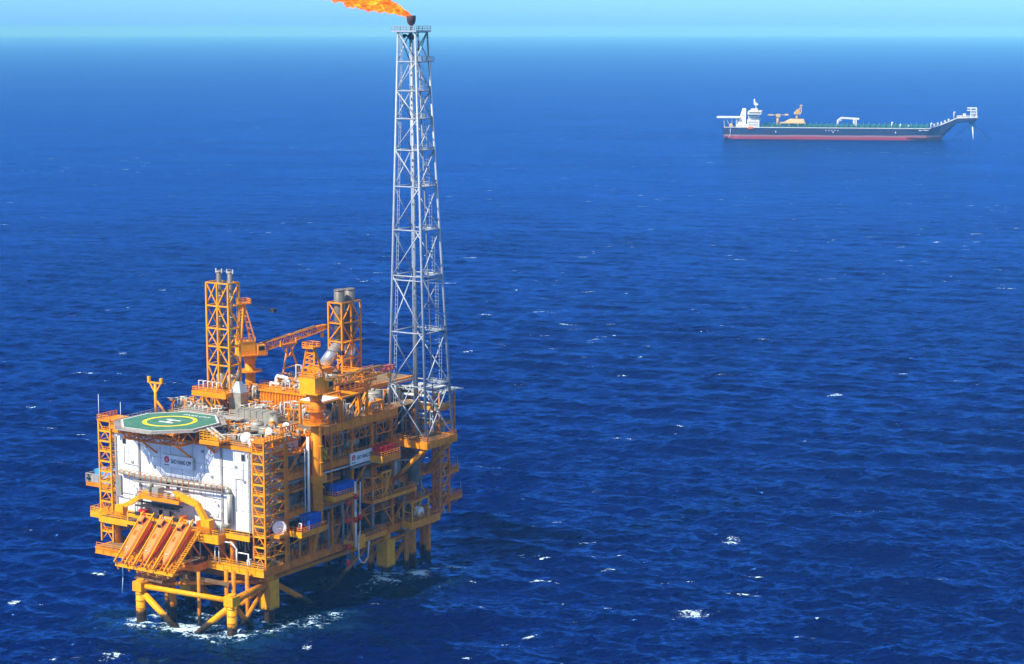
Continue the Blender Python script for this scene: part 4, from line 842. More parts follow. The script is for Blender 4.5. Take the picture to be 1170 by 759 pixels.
def dish(lab, u, v, z, r, post, az=-.3, el=.35, dome=False):
    t = thing('satellite_dome' if dome else 'satellite_dish', lab, 'dome' if dome else 'dish', (u, v, z))
    part('mount', 'pale', t, lambda m: (m.tube((u, v, z), (u, v, z + post), .16, n=8), m.box(u - .5, u + .5, v - .5, v + .5, z, z + .15)))
    c = (u, v, z + post + (r * .8 if dome else r * .3))
    if dome:
        part('radome', 'white', t, lambda m: m.ball(c, r, 12, 18))
        part('ring', 'pale', t, lambda m: m.tube((c[0], c[1], c[2] - r * .75), (c[0], c[1], c[2] - r * .6), r * .85, n=16))
    else:
        d = norm((math.sin(az), -math.cos(az), el)); up = (0, 0, 1); a = norm(cross(d, up)); b = cross(a, d)
        def f(m):
            n = 20; prof = [(0.0, 0), (.4, .06), (.75, .2), (1, .36)]; vs = []
            for (q, h) in prof:
                for k in range(n):
                    tt = 2 * math.pi * k / n
                    vs.append(tuple(c[i] + r * (q * (a[i] * math.cos(tt) + b[i] * math.sin(tt)) + h * d[i]) for i in range(3)))
            m._add(vs, [(i * n + k, i * n + (k + 1) % n, (i + 1) * n + (k + 1) % n, (i + 1) * n + k) for i in range(3) for k in range(n)], True)
        rf = part('reflector', 'white', t, f)
        so = rf.modifiers.new('thick', 'SOLIDIFY'); so.thickness = .07
        part('feed_horn', 'pale', t, lambda m: (m.tube(tuple(c[i] + d[i] * r * .1 for i in range(3)), tuple(c[i] + d[i] * r * .95 for i in range(3)), .06), m.ball(tuple(c[i] + d[i] * r * .95 for i in range(3)), .16)))
        part('feed_strut', 'pale', t, lambda m: [m.bar(tuple(c[i] + r * (s * a[i] * .9 + .32 * d[i]) for i in range(3)), tuple(c[i] + d[i] * r * .95 for i in range(3)), .05) for s in (-1, 1)])
    return t
dish('large white satellite dome on the roof edge right of the helideck', -4.6, -1.6, 41.7, 1.5, .5, dome=True)
dish('small white satellite dish beside the large white dome', -2.5, -2.4, 41.7, .85, .9, .1)
dish('white satellite dish on a post between the drum tanks and the stair tower', -1.6, 3.0, 42.4, .85, 2.0, .2)
dish('white satellite dish standing highest, near the crane pedestal ring', -.6, 8.2, 42.4, .8, 2.6, .5)
dish('big white satellite dish low on the right side below the stair tower landings', 3.9, -.6, 21.4, 1.7, .8, .9, .1)
tag(MB().box(2.8, 5.6, -2.6, 1.2, 20.6, 21.3).box(2.9, 3.2, -2.4, 1, 19.6, 20.6).rail([(5.5, -2.5, 21.3), (5.5, 1.1, 21.3)], step=1).build('dish_shelf', 'orange', base=(4.2, -.7, 20.6)), 'small orange shelf carrying the big low white dish', 'shelf')
# open frames and packages along the right edge of the weather deck
def frame_pkg(lab, u0, u1, v0, v1, z0, z1, top, inner):
    t = thing('equipment_frame', lab, 'frame', ((u0 + u1) / 2, (v0 + v1) / 2, z0))
    part('frame', 'orange', t, lambda m: ([m.bar((u, v, z0), (u, v, z1), .5) for u in (u0, u1) for v in (v0, v1)], [m.bar((u0, v, z1), (u1, v, z1), .5) for v in (v0, v1)], [m.bar((u, v0, z1), (u, v1, z1), .5) for u in (u0, u1)], m.bar((u1, v0, z0), (u1, v1, z1), .3)))
    if top: part('roof', top, t, lambda m: m.box(u0 + .1, u1 - .1, v0 + .1, v1 - .1, z1 + .26, z1 + .5))
    def eq(m):
        r = random.Random(int(u0 * 31 + v0))
        for k in range(6):
            a, b = r.uniform(u0 + .8, u1 - .8), r.uniform(v0 + .8, v1 - .8)
            m.lathe((a, b, z0), [(.45, 0), (.6, .3), (.6, r.uniform(1.5, 3.2)), (.3, 3.4)], 10)
    part('vessel', inner, t, eq)
    def pp(m):
        r = random.Random(int(u0 * 17 + v0))
        for k in range(9):
            a, b, z = r.uniform(u0 + .4, u1 - .2), r.uniform(v0 + .3, v1 - 2), z0 + r.uniform(.6, z1 - z0 - .6)
            m.path([(a, b, z0), (a, b, z), (a, b + r.uniform(1, 2), z), (a + r.uniform(-.6, .6), b + 2, z0)], r.uniform(.09, .18), 6)
    part('pipe', 'pale', t, pp)
    return t
frame_pkg('orange equipment frame with white roof right behind the near crane house', -4.5, 2.2, 18.5, 25.5, 43.6, 49.2, 'white', 'pipe')
frame_pkg('open topped orange equipment frame between the white roofed frame and the boom post', -3.5, 2.2, 26.5, 33.4, 43.6, 49.4, None, 'insul')
frame_pkg('low orange equipment frame right of the boom post near the grey tank', -2, 2.2, 38, 43.2, 43.6, 46.2, None, 'pipe')
bxx = thing('roofed_package', 'grey roofed machine package behind the boom post under the fat stacks', 'machine package', (-8, 42, 48.7))
part('housing', 'orange_rough', bxx, lambda m: m.box(-14, -6, 36, 48, 48.7, 50.4))
part('roof', 'grating', bxx, lambda m: m.box(-14.2, -5.8, 35.8, 48.2, 50.4, 50.7))
part('louvre', 'dark', bxx, lambda m: [m.box(-6, -5.95, v, v + 1.4, 49, 50.1) for v in np.arange(36.6, 47, 2.2)])
part('vent', 'steel', bxx, lambda m: [m.lathe((-9, v, 50.7), [(.6, 0), (.6, .8), (.9, 1.0), (.2, 1.4)], 12) for v in (38, 42, 46)])
vp = thing('vent_pipe', 'thick white gooseneck vent pipe on top of the orange ribbed enclosure', 'pipe', (-22, 30, 49.3))
part('loop', 'white', vp, lambda m: m.path([(-22, 31, 49.3), (-22, 31, 51.4), (-21.6, 31, 52), (-17.8, 30, 52), (-17.4, 30, 51.5), (-17.4, 30, 49.3)], .42, 10))
part('loop', 'white', vp, lambda m: m.path([(-22, 28.6, 49.3), (-21.8, 28.6, 50.6), (-18.5, 28, 50.6)], .32, 10))
part('gooseneck', 'pale', vp, lambda m: m.path([(-15.6, 31, 49.3), (-15.6, 31, 55.4), (-13.9, 31, 55.4), (-13.9, 31, 53.6)], .16, 8))
def pipecluster(lab, u0, u1, v0, v1, z, n, h, seed):
    t = thing('pipe_manifold', lab, 'manifold', ((u0 + u1) / 2, (v0 + v1) / 2, z))
    r = random.Random(seed)
    for mt, name in (('pale', 'pipe'), ('pipe', 'pipe'), ('orange', 'support_frame'), ('insul', 'valve_body')):
        def f(m):
            for k in range(n):
                a, b = r.uniform(u0, u1), r.uniform(v0, v1); zz = z + r.uniform(.6, h)
                if name == 'pipe': m.path([(a, b, z), (a, b, zz), (a + r.uniform(-2.2, 2.2), b, zz), (a + r.uniform(-.3, .3), b + r.uniform(.4, 2), zz)], r.uniform(.09, .22), 6)
                elif name == 'support_frame': m.bar((a, b, z), (a, b, zz), .2); m.bar((a - 1, b, zz), (a + 1, b, zz), .2); m.bar((a - 1, b, z + .6), (a + 1, b, zz), .12)
                else: m.lathe((a, b, z), [(.3, 0), (.5, .3), (.5, zz - z - .4), (.2, zz - z)], 10)
        part(name, mt, t, f)
    return t
pipecluster('tangle of pale pipes and valves on top of the orange ribbed enclosure', -17, -9, 26.6, 33, 49.3, 16, 3.0, 3)
pipecluster('tangle of pipes under the near crane on the upper deck', -14, -2, 20, 25.4, 43.6, 16, 4.2, 5)
pipecluster('grey pipe manifold on the roof between the drum tanks and helideck', -17, -11, 1, 11, 41.7, 14, 2.2, 8)
pipecluster('orange and grey valve manifold around the feet of the A-frame boom rest', -28, -16, 37, 47, 48.6, 18, 2.6, 12)
pipecluster('pipe manifold on the weather deck between the fat stacks and flare tower', -14, -3, 50, 60, 43.6, 18, 4.2, 14)
pipecluster('pipes and brackets packed along the roof edge above the right stair tower', -5, 1.6, 4.5, 13.5, 42, 18, 2.6, 19)
pipecluster('orange framed pipe manifold on the weather deck left of the tall exhaust tower', -44, -37, 15, 24, 43.6, 14, 3.0, 31)
pipecluster('low pipe manifold in front of the tall exhaust tower just behind the helideck', -36, -27, 15, 17.2, 43.6, 12, 2.4, 37)
pipecluster('pipe manifold between the silver hopper and the orange ribbed enclosure', -24, -16, 18, 25.4, 43.6, 16, 3.2, 41)
pipecluster('pipe manifold on the weather deck around the far left crane pedestal', -44, -32, 27, 42, 43.6, 22, 4.0, 43)
pipecluster('pipes and frames on the roof around the near end of the long grey duct', -22, -13, 9, 13, 41.9, 14, 2.6, 47)
rk = thing('orange_rack', 'slatted orange pipe rack at the roof edge next to the pedestal ring', 'rack', (0, 12, 42))
part('slat', 'orange', rk, lambda m: [m.bar((.2, 5 + .9 * k, 41.9), (.2, 5 + .9 * k, 45.3), .28) for k in range(8)])
part('rail', 'orange', rk, lambda m: (m.bar((.2, 4.6, 45.3), (.2, 12, 45.3), .3), m.bar((.2, 4.6, 43.4), (.2, 12, 43.4), .22)))
for (u, v, z, h, lab) in ((-49.2, -4.6, 43.9, 6.2, 'thin white whip antenna on the left stair tower'), (-44.4, -2.0, 43.2, 5, 'thin pale whip antenna beside the left edge of the helideck')):
    t = thing('whip_antenna', lab, 'antenna', (u, v, z))
    part('rod', 'white', t, lambda m: m.tube((u, v, z), (u, v, z + h), .09, .05, n=6))
    part('foot', 'pale', t, lambda m: m.tube((u, v, z), (u, v, z + .8), .2, n=8))

# module behind / inside the flare base
rm = thing('process_module', 'grey roofed process module of orange frames and pipes behind the flare tower legs', 'module', (4, 66, 35))
part('deck_plate', 'deck', rm, lambda m: (m.box(-6, 8, 60.2, 67, 41.6, 41.9), m.box(-6, 8, 60.2, 67, 37.6, 37.9), m.box(-6, 8, 60.2, 67, 34.0, 34.3)))
part('deck_beam', 'yellow', rm, lambda m: (m.box(-6.2, 8.2, 59.9, 60.2, 41.2, 42.1), m.box(-6.2, 8.2, 59.9, 60.2, 37.3, 38)))
part('deck_beam', 'orange_rough', rm, lambda m: (m.box(8, 8.3, 60.2, 67, 41.2, 42.1), m.box(8, 8.3, 60.2, 67, 37.3, 38)))
for u in (-6, 1.5, 8):
    for v in (60.2, 67): part('post', 'orange_rough', rm, lambda m: m.bar((u, v, 33.8), (u, v, 46), .4))
part('roof', 'pale', rm, lambda m: [m.box(-5 + 3 * k, -2.6 + 3 * k, 60.5, 66, 46.2 + (k % 2) * .5, 46.5 + (k % 2) * .5) for k in range(5)])
part('roof_beam', 'galv', rm, lambda m: [m.bar((-6, v, 46), (9.5, v, 46), .35) for v in (60.4, 64.5, 69)])
part('railing', 'yellow', rm, lambda m: (m.rail([(-6, 60, 42.1), (8, 60, 42.1), (8, 67, 42.1)], step=1.4, r=.06)))
part('pipe', 'white', rm, lambda m: (m.path([(-3.4, 59.6, 34), (-3.4, 59.6, 44.3), (-2.8, 59.6, 44.9), (6, 59.6, 44.9)], .38, 10), m.path([(5.6, 59.5, 36), (5.6, 59.5, 41), (6.6, 59.5, 41), (6.6, 59.5, 36)], .26, 8), m.path([(-5, 59.4, 40.5), (4, 59.4, 40.2)], .2), m.path([(-4, 59.3, 39.2), (8, 59.3, 39)], .16), m.path([(-1, 59.3, 43.4), (8, 59.3, 43.2)], .16)))
part('vessel', 'pipe', rm, lambda m: (m.lathe((-2, 63, 45), [(.1, -4.5), (.9, -4), (.9, 4), (.1, 4.5)], 12, 'x'), m.lathe((3.5, 62.4, 37.9), [(.7, 0), (.9, .4), (.9, 3), (.3, 3.4)], 12), m.lathe((0, 62.4, 34.3), [(.9, 0), (1, .4), (1, 2.6), (.3, 3)], 12), m.lathe((6.6, 63, 34.3), [(.9, 0), (1, .4), (1, 2.6), (.3, 3)], 12), m.tube((5.6, 61, 45.4), (8, 61.5, 45.2), .5, n=10)))

# =================================================================== SIDE PLATFORMS, CONTAINERS, HOSES
def side_platform(lab, u1, v0, v1, z, h=1.0, mat='orange', front='yellow', rails=True):
    t = thing('side_platform', lab, 'platform', (3.4, (v0 + v1) / 2, z))
    part('floor', 'grating', t, lambda m: m.box(3.5, u1, v0, v1, z - .25, z))
    part('edge_beam', mat, t, lambda m: (m.box(u1, u1 + .25, v0, v1, z - h, z + .1), m.box(3.5, u1, v1, v1 + .2, z - h, z + .1)))
    part('front_beam', front, t, lambda m: m.box(3.5, u1 + .25, v0 - .22, v0, z - h, z + .12))
    part('bracket', mat, t, lambda m: [m.bar((u1 - .3, v, z - h), (3.4, v, z - h - 2.2), .25) for v in np.linspace(v0 + .5, v1 - .5, 3)])
    if rails: part('railing', mat, t, lambda m: m.rail([(3.6, v0, z), (u1 + .1, v0, z), (u1 + .1, v1, z), (3.6, v1, z)], step=1.1, r=.06))
    return t
side_platform('orange side platform with two blue containers left of the crane pedestal foot', 7.2, 3.6, 13.0, 20.9, 1.2)
side_platform('orange side platform with one long blue container right of the crane pedestal', 7.4, 16.6, 26.6, 27.0, 1.0)
side_platform('orange side platform holding red reels beside the shaded signboard', 7.2, 36.0, 43.6, 33.4, 1.6)
tp_ = side_platform('long orange side platform with an open gantry frame under the flare base', 7.0, 32.4, 51.0, 22.8, .7, front='orange')
part('gantry_frame', 'orange', tp_, lambda m: ([m.bar((u, v, 22.8), (u, v, 28.6), .3) for u in (3.8, 6.9) for v in (32.5, 36.5)], m.bar((6.9, 32.5, 28.6), (6.9, 36.5, 28.6), .3), m.bar((3.8, 32.5, 28.6), (6.9, 32.5, 28.6), .3), m.bar((3.8, 36.5, 28.6), (6.9, 36.5, 28.6), .3), m.bar((6.9, 36.5, 22.8), (6.9, 32.5, 28.6), .2), m.bar((6.9, 32.5, 25.4), (6.9, 36.5, 25.4), .2)))
part('braced_post', 'yellow', tp_, lambda m: (m.bar((5.6, 40, 23), (5.6, 40, 28.8), .4), m.bar((5.6, 38.0, 28.8), (5.6, 42, 28.8), .5), m.bar((5.6, 42, 28.8), (5.6, 39, 23), .3), m.bar((5.6, 38, 28.6), (5.6, 41.5, 23.5), .22)))
hs = side_platform('bright orange hose station platform low on the right side above the water', 6.8, 24.6, 38.0, 14.2, 1.0)
part('hose_panel', 'yellow', hs, lambda m: (m.box(6.9, 7.6, 24.6, 28.2, 12.2, 15.6), [m.box(7.6, 7.75, 24.8 + 1.15 * k, 25.6 + 1.15 * k, 12.6, 15.2) for k in range(3)]))
rl_ = side_platform('orange reel platform at the far lower right corner near the stair tower', 6.6, 49.5, 62.0, 13.6, 1.7)
part('gantry_frame', 'yellow', rl_, lambda m: ([m.bar((u, v, 13.6), (u, v, 18.8), .34) for u in (3.8, 6.6) for v in (49.7, 57)], m.bar((6.6, 49.7, 18.8), (6.6, 57, 19.2), .36), m.bar((3.8, 49.7, 18.8), (6.6, 49.7, 18.8), .3), m.bar((6.6, 49.7, 18.6), (6.6, 53, 14), .24), m.bar((3.8, 49.8, 16.2), (6.6, 49.8, 16.2), .3)))
def container(lab, u0, u1, v0, v1, z0, z1, mt='blue'):
    t = thing('shipping_container', lab, 'container', ((u0 + u1) / 2, (v0 + v1) / 2, z0))
    part('box', mt, t, lambda m: m.box(u0, u1, v0, v1, z0, z1))
    part('corner_post', mt, t, lambda m: [m.bar((u, v, z0), (u, v, z1 + .06), .22) for u in (u0, u1) for v in (v0, v1)])
    dr = part('door', mt, t, lambda m: (m.box(u0 + .15, (u0 + u1) / 2 - .03, v0 - .08, v0, z0 + .15, z1 - .15), m.box((u0 + u1) / 2 + .03, u1 - .15, v0 - .08, v0, z0 + .15, z1 - .15)))
    part('lock_rod', 'galv', dr, lambda m: [m.bar((u, v0 - .12, z0 + .2), (u, v0 - .12, z1 - .2), .06) for u in np.linspace(u0 + .5, u1 - .5, 4)])
    return t
container('long dark blue container standing on the orange platform left of the pedestal', 3.7, 6.0, 7.6, 12.6, 20.9, 24.2)
container('short bright blue container beside the longer one by the pedestal foot', 6.05, 7.2, 6.8, 10.2, 20.95, 23.3)
container('long blue container on the platform right of the crane pedestal', 4.4, 6.9, 17.6, 25.6, 27.0, 29.6)
container('dark blue container inside the third deck behind the pedestal', -1.5, 1.2, 15.6, 19.4, 34.75, 37.6)
t = thing('reel_skid', 'red hose reel skid on the platform right of the shaded signboard', 'reel', (5.3, 39.6, 33.4))
part('reel', 'red', t, lambda m: [m.lathe((5.2, v, 34.4), [(.4, -.55), (.95, -.5), (.95, -.4), (.5, -.35), (.5, .35), (.95, .4), (.95, .5), (.4, .55)], 16, 'y') for v in (37.4, 39.4, 41.4)])
part('frame', 'red', t, lambda m: (m.rail([(4, 36.6, 33.5), (6.6, 36.6, 33.5), (6.6, 42.6, 33.5), (4, 42.6, 33.5)], h=2.2, step=2, r=.09, close=True)))
t = thing('cable_reel', 'white cable reel inside the yellow gantry at the far lower right corner', 'reel', (5.2, 54.2, 13.6))
part('drum', 'white', t, lambda m: m.lathe((5.4, 54.4, 15.4), [(.4, -.7), (1.4, -.65), (1.4, -.5), (.7, -.45), (.7, .45), (1.4, .5), (1.4, .65), (.4, .7)], 18, 'x'))
part('stand', 'orange', t, lambda m: [m.bar((5.4 + a, 53 + b, 13.6), (5.4 + a, 54.4, 15.4), .18) for a in (-.9, .9) for b in (0, 2.8)])
t = thing('red_pump', 'red fire pump on the platform in front of the two blue containers', 'pump', (5.6, 5.2, 20.9))
part('casing', 'red', t, lambda m: (m.lathe((5.6, 5.4, 21.7), [(.3, -1.1), (.75, -.9), (.75, .9), (.3, 1.1)], 14, 'y'), m.box(4.9, 6.3, 4.2, 6.6, 20.95, 21.2)))
part('pipe', 'hose', t, lambda m: m.path([(6.6, 4.4, 21), (6.6, 4.4, 23), (5.8, 4.4, 23), (5.8, 4.4, 21)], .13))
def hose(lab, pts, r, mt, floats):
    t = thing('hanging_hose', lab, 'hose', pts[0])
    part('hose', mt, t, lambda m: m.path(pts, r, 8))
    for f in floats: part('float_collar', 'red', t, lambda m: m.lathe(f, [(.3, -.75), (.52, -.6), (.52, .6), (.3, .75)], 12))
    return t
hose('grey hose with red collars hanging left of the two pale hoses', [(7.3, 21.6, 27), (7.3, 21.6, 18), (7.3, 21.4, 8)], .13, 'galv_dark', [(7.3, 21.6, 24.6), (7.3, 21.6, 20.2), (7.3, 21.6, 13.6), (7.3, 21.5, 9.6)])
hose('thick pale hose with red collars hanging in front of the right side', [(7.7, 24.2, 29.5), (7.7, 24.2, 22), (7.7, 24.2, 13)], .3, 'hose', [(7.7, 24.2, 25.8), (7.7, 24.2, 20)])
hose('thin white hose hanging in a loop below the bright hose station', [(7.8, 26.2, 29.2), (7.8, 25.9, 22), (7.8, 25.9, 17), (7.8, 25.2, 14), (7.9, 25.2, 10.2), (7.9, 26, 8.8), (7.9, 27.4, 8.4), (7.9, 28.8, 9.4), (7.9, 29.4, 13.5)], .15, 'hose', [(7.8, 25.9, 20.2)])
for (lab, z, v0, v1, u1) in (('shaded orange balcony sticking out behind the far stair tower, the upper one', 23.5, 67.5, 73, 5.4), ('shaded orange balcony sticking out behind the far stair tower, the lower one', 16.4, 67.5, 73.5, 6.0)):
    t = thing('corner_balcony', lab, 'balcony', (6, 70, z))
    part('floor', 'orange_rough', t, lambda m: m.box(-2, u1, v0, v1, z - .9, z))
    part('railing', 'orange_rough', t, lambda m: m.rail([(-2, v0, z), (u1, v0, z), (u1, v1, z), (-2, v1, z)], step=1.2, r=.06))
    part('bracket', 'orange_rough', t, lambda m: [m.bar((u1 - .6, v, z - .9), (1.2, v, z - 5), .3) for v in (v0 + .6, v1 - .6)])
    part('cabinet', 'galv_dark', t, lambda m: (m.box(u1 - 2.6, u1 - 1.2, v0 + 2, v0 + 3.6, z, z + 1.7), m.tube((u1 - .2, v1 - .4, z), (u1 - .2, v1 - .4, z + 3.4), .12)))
# left side pod
t = thing('left_pod', 'narrow orange walkway pod projecting from the left side of the white block', 'walkway', (-52, 3, 25.5))
part('floor', 'orange_rough', t, lambda m: m.box(-59.4, -44.8, .5, 3.4, 24.9, 26.0))
part('screen', 'insul', t, lambda m: (m.box(-57.6, -45.2, .5, .65, 26.0, 27.9), m.box(-59.2, -58.9, .6, 3.3, 26, 28.2)))
part('railing', 'net', t, lambda m: (m.rail([(-59.3, .5, 26), (-44.9, .5, 26)], h=2.1, step=1.5, r=.09), m.rail([(-59.3, .5, 26), (-59.3, 3.3, 26)], h=1.8, step=1.2, r=.08)))
part('machine', 'dark', t, lambda m: (m.box(-58.6, -57.2, 1, 3, 26, 28), m.box(-56, -55, .9, 1.8, 26.1, 27.6), m.lathe((-58.2, .4, 27), [(.5, -.3), (.5, .3)], 10, 'y')))
part('stay', 'orange', t, lambda m: m.bar((-52.8, .5, 27), (-45, .3, 30.6), .5))
container('light blue topped dark container on the walkway pod at the far left', -57.2, -49.6, 1.6, 4.6, 26.0, 29.2, 'skyblue')

# mezzanine beams and small fittings that crowd the open side
for z, v0, v1 in ((18.6, 20, 47), (30.2, 4, 24), (30.0, 37, 60), (39.2, 4, 17), (18.2, 50, 64)):
    part('mezzanine', 'orange_rough', td, lambda m: (m.box(2.5, 3.3, v0, v1, z - .35, z), m.box(-4, 2.5, v0, v1, z - .2, z - .05), m.rail([(3.2, v0, z), (3.2, v1, z)], step=1.6, r=.05)))
rj = random.Random(23)
for k in range(70):
    lev = rj.choice((13.4, 13.4, 25.6, 25.6, 34.8, 18.6, 30.2)); u = rj.uniform(-2.5, 3.4); v = rj.uniform(4.5, 62)
    a, b, c = rj.uniform(.3, .9), rj.uniform(.3, 1.1), rj.uniform(.4, 1.9); z = lev + rj.choice((0, 0, 1.2, 2.6))
    part('fitting', rj.choice(('pipe', 'shade_grey', 'orange', 'orange_rough', 'orange_rough', 'dark', 'yellow', 'shade_grey')), td, lambda m: (m.box(u - a / 2, u + a / 2, v - b / 2, v + b / 2, z, z + c), m.tube((u, v, z + c), (u, v, z + c + .6), .1, n=6), m.bar((u, v, z + .1), (u - .8, v, z + .1), .12)))
for k in range(46):
    lev = rj.choice((13.4, 25.6, 34.8)); v = rj.uniform(4.5, 63); h = rj.uniform(3, 8); u = rj.uniform(1.2, 3.0)
    part('service_line', rj.choice(('pipe', 'shade_grey', 'orange_rough', 'orange_rough', 'insul')), td, lambda m: m.path([(u, v, lev), (u, v, lev + h), (u - rj.uniform(.5, 3), v + .1, lev + h)], rj.choice((.08, .11, .15)), 6))
# equipment seen in the shade of the right side, bay by bay
def vessel_v(name, lab, u, v, z, r, h, mt):
    t = thing(name, lab, 'vessel', (u, v, z))
    part('shell', mt, t, lambda m: m.lathe((u, v, z + .4), [(r * .3, 0), (r * .85, .25), (r, .7), (r, h - .8), (r * .8, h - .3), (r * .2, h)], 16))
    part('skirt', 'pipe', t, lambda m: m.tube((u, v, z), (u, v, z + .7), r * .8, n=14))
    part('pipe', 'pipe', t, lambda m: m.path([(u, v, z + h + .3), (u, v, z + h + .9), (u + .2, v + r + .5, z + h + .9), (u + .2, v + r + .5, z)], .15))
def vessel_h(name, lab, u, v, z, r, L, mt):
    t = thing(name, lab, 'vessel', (u, v, z))
    part('shell', mt, t, lambda m: m.lathe((u, v, z + r + .5), [(.1, -L / 2), (r * .8, -L / 2 + .3), (r, -L / 2 + .8), (r, L / 2 - .8), (r * .8, L / 2 - .3), (.1, L / 2)], 16, 'y'))
    for s in (-1, 1): part('saddle', 'orange', t, lambda m: m.box(u - r * .8, u + r * .8, v + s * L * .3 - .2, v + s * L * .3 + .2, z, z + .9))
    part('pipe', 'pipe', t, lambda m: m.path([(u, v, z + 2 * r), (u, v, z + 2 * r + 1.2), (u, v + 2.2, z + 2 * r + 1.2), (u, v + 2.2, z + 2 * r + 2)], .16))
def cabinet(lab, u, v, z, w, dd, h, mt):
    t = thing('control_cabinet', lab, 'cabinet', (u, v, z))
    part('case', mt, t, lambda m: m.box(u - w / 2, u + w / 2, v - dd / 2, v + dd / 2, z, z + h))
    part('door', mt, t, lambda m: (m.box(u + w / 2, u + w / 2 + .06, v - dd / 2 + .08, v - .03, z + .12, z + h - .12), m.box(u + w / 2, u + w / 2 + .06, v + .03, v + dd / 2 - .08, z + .12, z + h - .12)))
    part('plinth', 'orange_rough', t, lambda m: m.box(u - w / 2 - .1, u + w / 2 + .1, v - dd / 2 - .1, v + dd / 2 + .1, z - .05, z + .12))
L1, L2, L3 = 13.35, 25.55, 34.75
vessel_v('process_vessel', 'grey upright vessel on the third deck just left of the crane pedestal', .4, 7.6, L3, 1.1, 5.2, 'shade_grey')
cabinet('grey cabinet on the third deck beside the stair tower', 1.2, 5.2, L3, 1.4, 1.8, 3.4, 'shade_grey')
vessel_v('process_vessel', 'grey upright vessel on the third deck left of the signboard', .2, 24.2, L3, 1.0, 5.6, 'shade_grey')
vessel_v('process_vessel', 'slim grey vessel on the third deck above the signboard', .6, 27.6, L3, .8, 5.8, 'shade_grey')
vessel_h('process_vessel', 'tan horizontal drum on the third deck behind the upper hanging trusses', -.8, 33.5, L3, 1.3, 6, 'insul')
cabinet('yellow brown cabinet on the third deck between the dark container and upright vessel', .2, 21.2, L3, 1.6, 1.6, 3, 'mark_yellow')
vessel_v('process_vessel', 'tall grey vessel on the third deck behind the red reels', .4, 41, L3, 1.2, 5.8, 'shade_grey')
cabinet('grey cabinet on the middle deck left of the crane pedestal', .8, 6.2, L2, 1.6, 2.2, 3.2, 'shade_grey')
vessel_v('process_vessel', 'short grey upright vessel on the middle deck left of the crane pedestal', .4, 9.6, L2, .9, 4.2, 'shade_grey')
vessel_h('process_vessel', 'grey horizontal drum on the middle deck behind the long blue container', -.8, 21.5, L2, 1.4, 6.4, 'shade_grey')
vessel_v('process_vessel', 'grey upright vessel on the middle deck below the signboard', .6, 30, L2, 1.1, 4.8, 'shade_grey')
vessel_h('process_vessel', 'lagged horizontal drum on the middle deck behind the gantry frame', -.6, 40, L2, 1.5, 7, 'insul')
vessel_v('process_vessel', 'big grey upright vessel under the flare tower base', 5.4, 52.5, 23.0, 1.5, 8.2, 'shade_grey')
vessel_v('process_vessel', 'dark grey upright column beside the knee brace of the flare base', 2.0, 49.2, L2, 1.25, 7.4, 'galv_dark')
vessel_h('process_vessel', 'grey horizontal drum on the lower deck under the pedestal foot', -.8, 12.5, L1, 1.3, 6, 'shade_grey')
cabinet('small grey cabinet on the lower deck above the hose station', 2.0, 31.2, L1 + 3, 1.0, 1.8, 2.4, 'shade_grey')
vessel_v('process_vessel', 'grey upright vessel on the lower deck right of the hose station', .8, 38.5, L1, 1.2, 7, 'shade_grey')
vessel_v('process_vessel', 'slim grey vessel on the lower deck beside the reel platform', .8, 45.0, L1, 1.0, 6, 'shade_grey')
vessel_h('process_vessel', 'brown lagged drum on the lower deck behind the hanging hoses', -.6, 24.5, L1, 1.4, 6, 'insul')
cabinet('small white cabinet on the lower deck near the front edge rail', -2.4, -4.2, 13.4, .9, .7, 1.6, 'white')

# =================================================================== TANKER
SX, SY = 274.4, 2583.2; sdx, sdy = 269.75 / 273.19, -43.2 / 273.19
SROT = math.atan2(sdy, sdx); SM = 273.19 / 247.0
ship = bpy.data.objects.new('tanker_ship', None); COL.objects.link(ship)
ship.location = (SX, SY, 0); ship.rotation_euler = (0, 0, SROT); ship['base'] = (0, 0, 0)
tag(ship, 'long storage tanker with dark hull and red waterline on the far sea', 'ship')
def X(p): return (p - 828) * SM
def Zp(y, wl=158.6): return (wl - y) * SM
def shull():
    m = bpy.data.materials.new('tanker_hull_paint'); t, n, l, b = nt(m)
    g = n.new('ShaderNodeTexCoord'); sp = n.new('ShaderNodeSeparateXYZ'); l.new(g.outputs['Object'], sp.inputs[0])
    ns = n.new('ShaderNodeTexNoise'); ns.inputs['Scale'].default_value = .02; ns.inputs['Detail'].default_value = 4; l.new(g.outputs['Object'], ns.inputs['Vector'])
    ma = n.new('ShaderNodeMath'); ma.operation = 'MULTIPLY_ADD'; l.new(ns.outputs['Fac'], ma.inputs[0]); ma.inputs[1].default_value = 2.0; l.new(sp.outputs['Z'], ma.inputs[2])
    mr = n.new('ShaderNodeMapRange'); mr.inputs[1].default_value = 0; mr.inputs[2].default_value = 20; l.new(ma.outputs[0], mr.inputs[0])
    r = ramp(n, [(0, (.42, .02, .02)), (.22, (.36, .04, .04)), (.25, (.26, .13, .14)), (.32, (.24, .15, .17)), (.345, (.006, .014, .055)), (1, (.008, .018, .075))]); r.color_ramp.interpolation = 'LINEAR'
    l.new(mr.outputs[0], r.inputs[0]); l.new(r.outputs[0], b.inputs['Base Color']); b.inputs['Roughness'].default_value = .55
    return m
M['ship_hull'] = shull()
M['teal'] = paint('teal_deck_paint', (.04, .19, .19), .6, var=.25)
M['ship_white'] = paint('ship_off_white', (.74, .73, .68), .5, var=.25)
M['cream'] = paint('cream_paint', (.62, .44, .20), .5, var=.3)
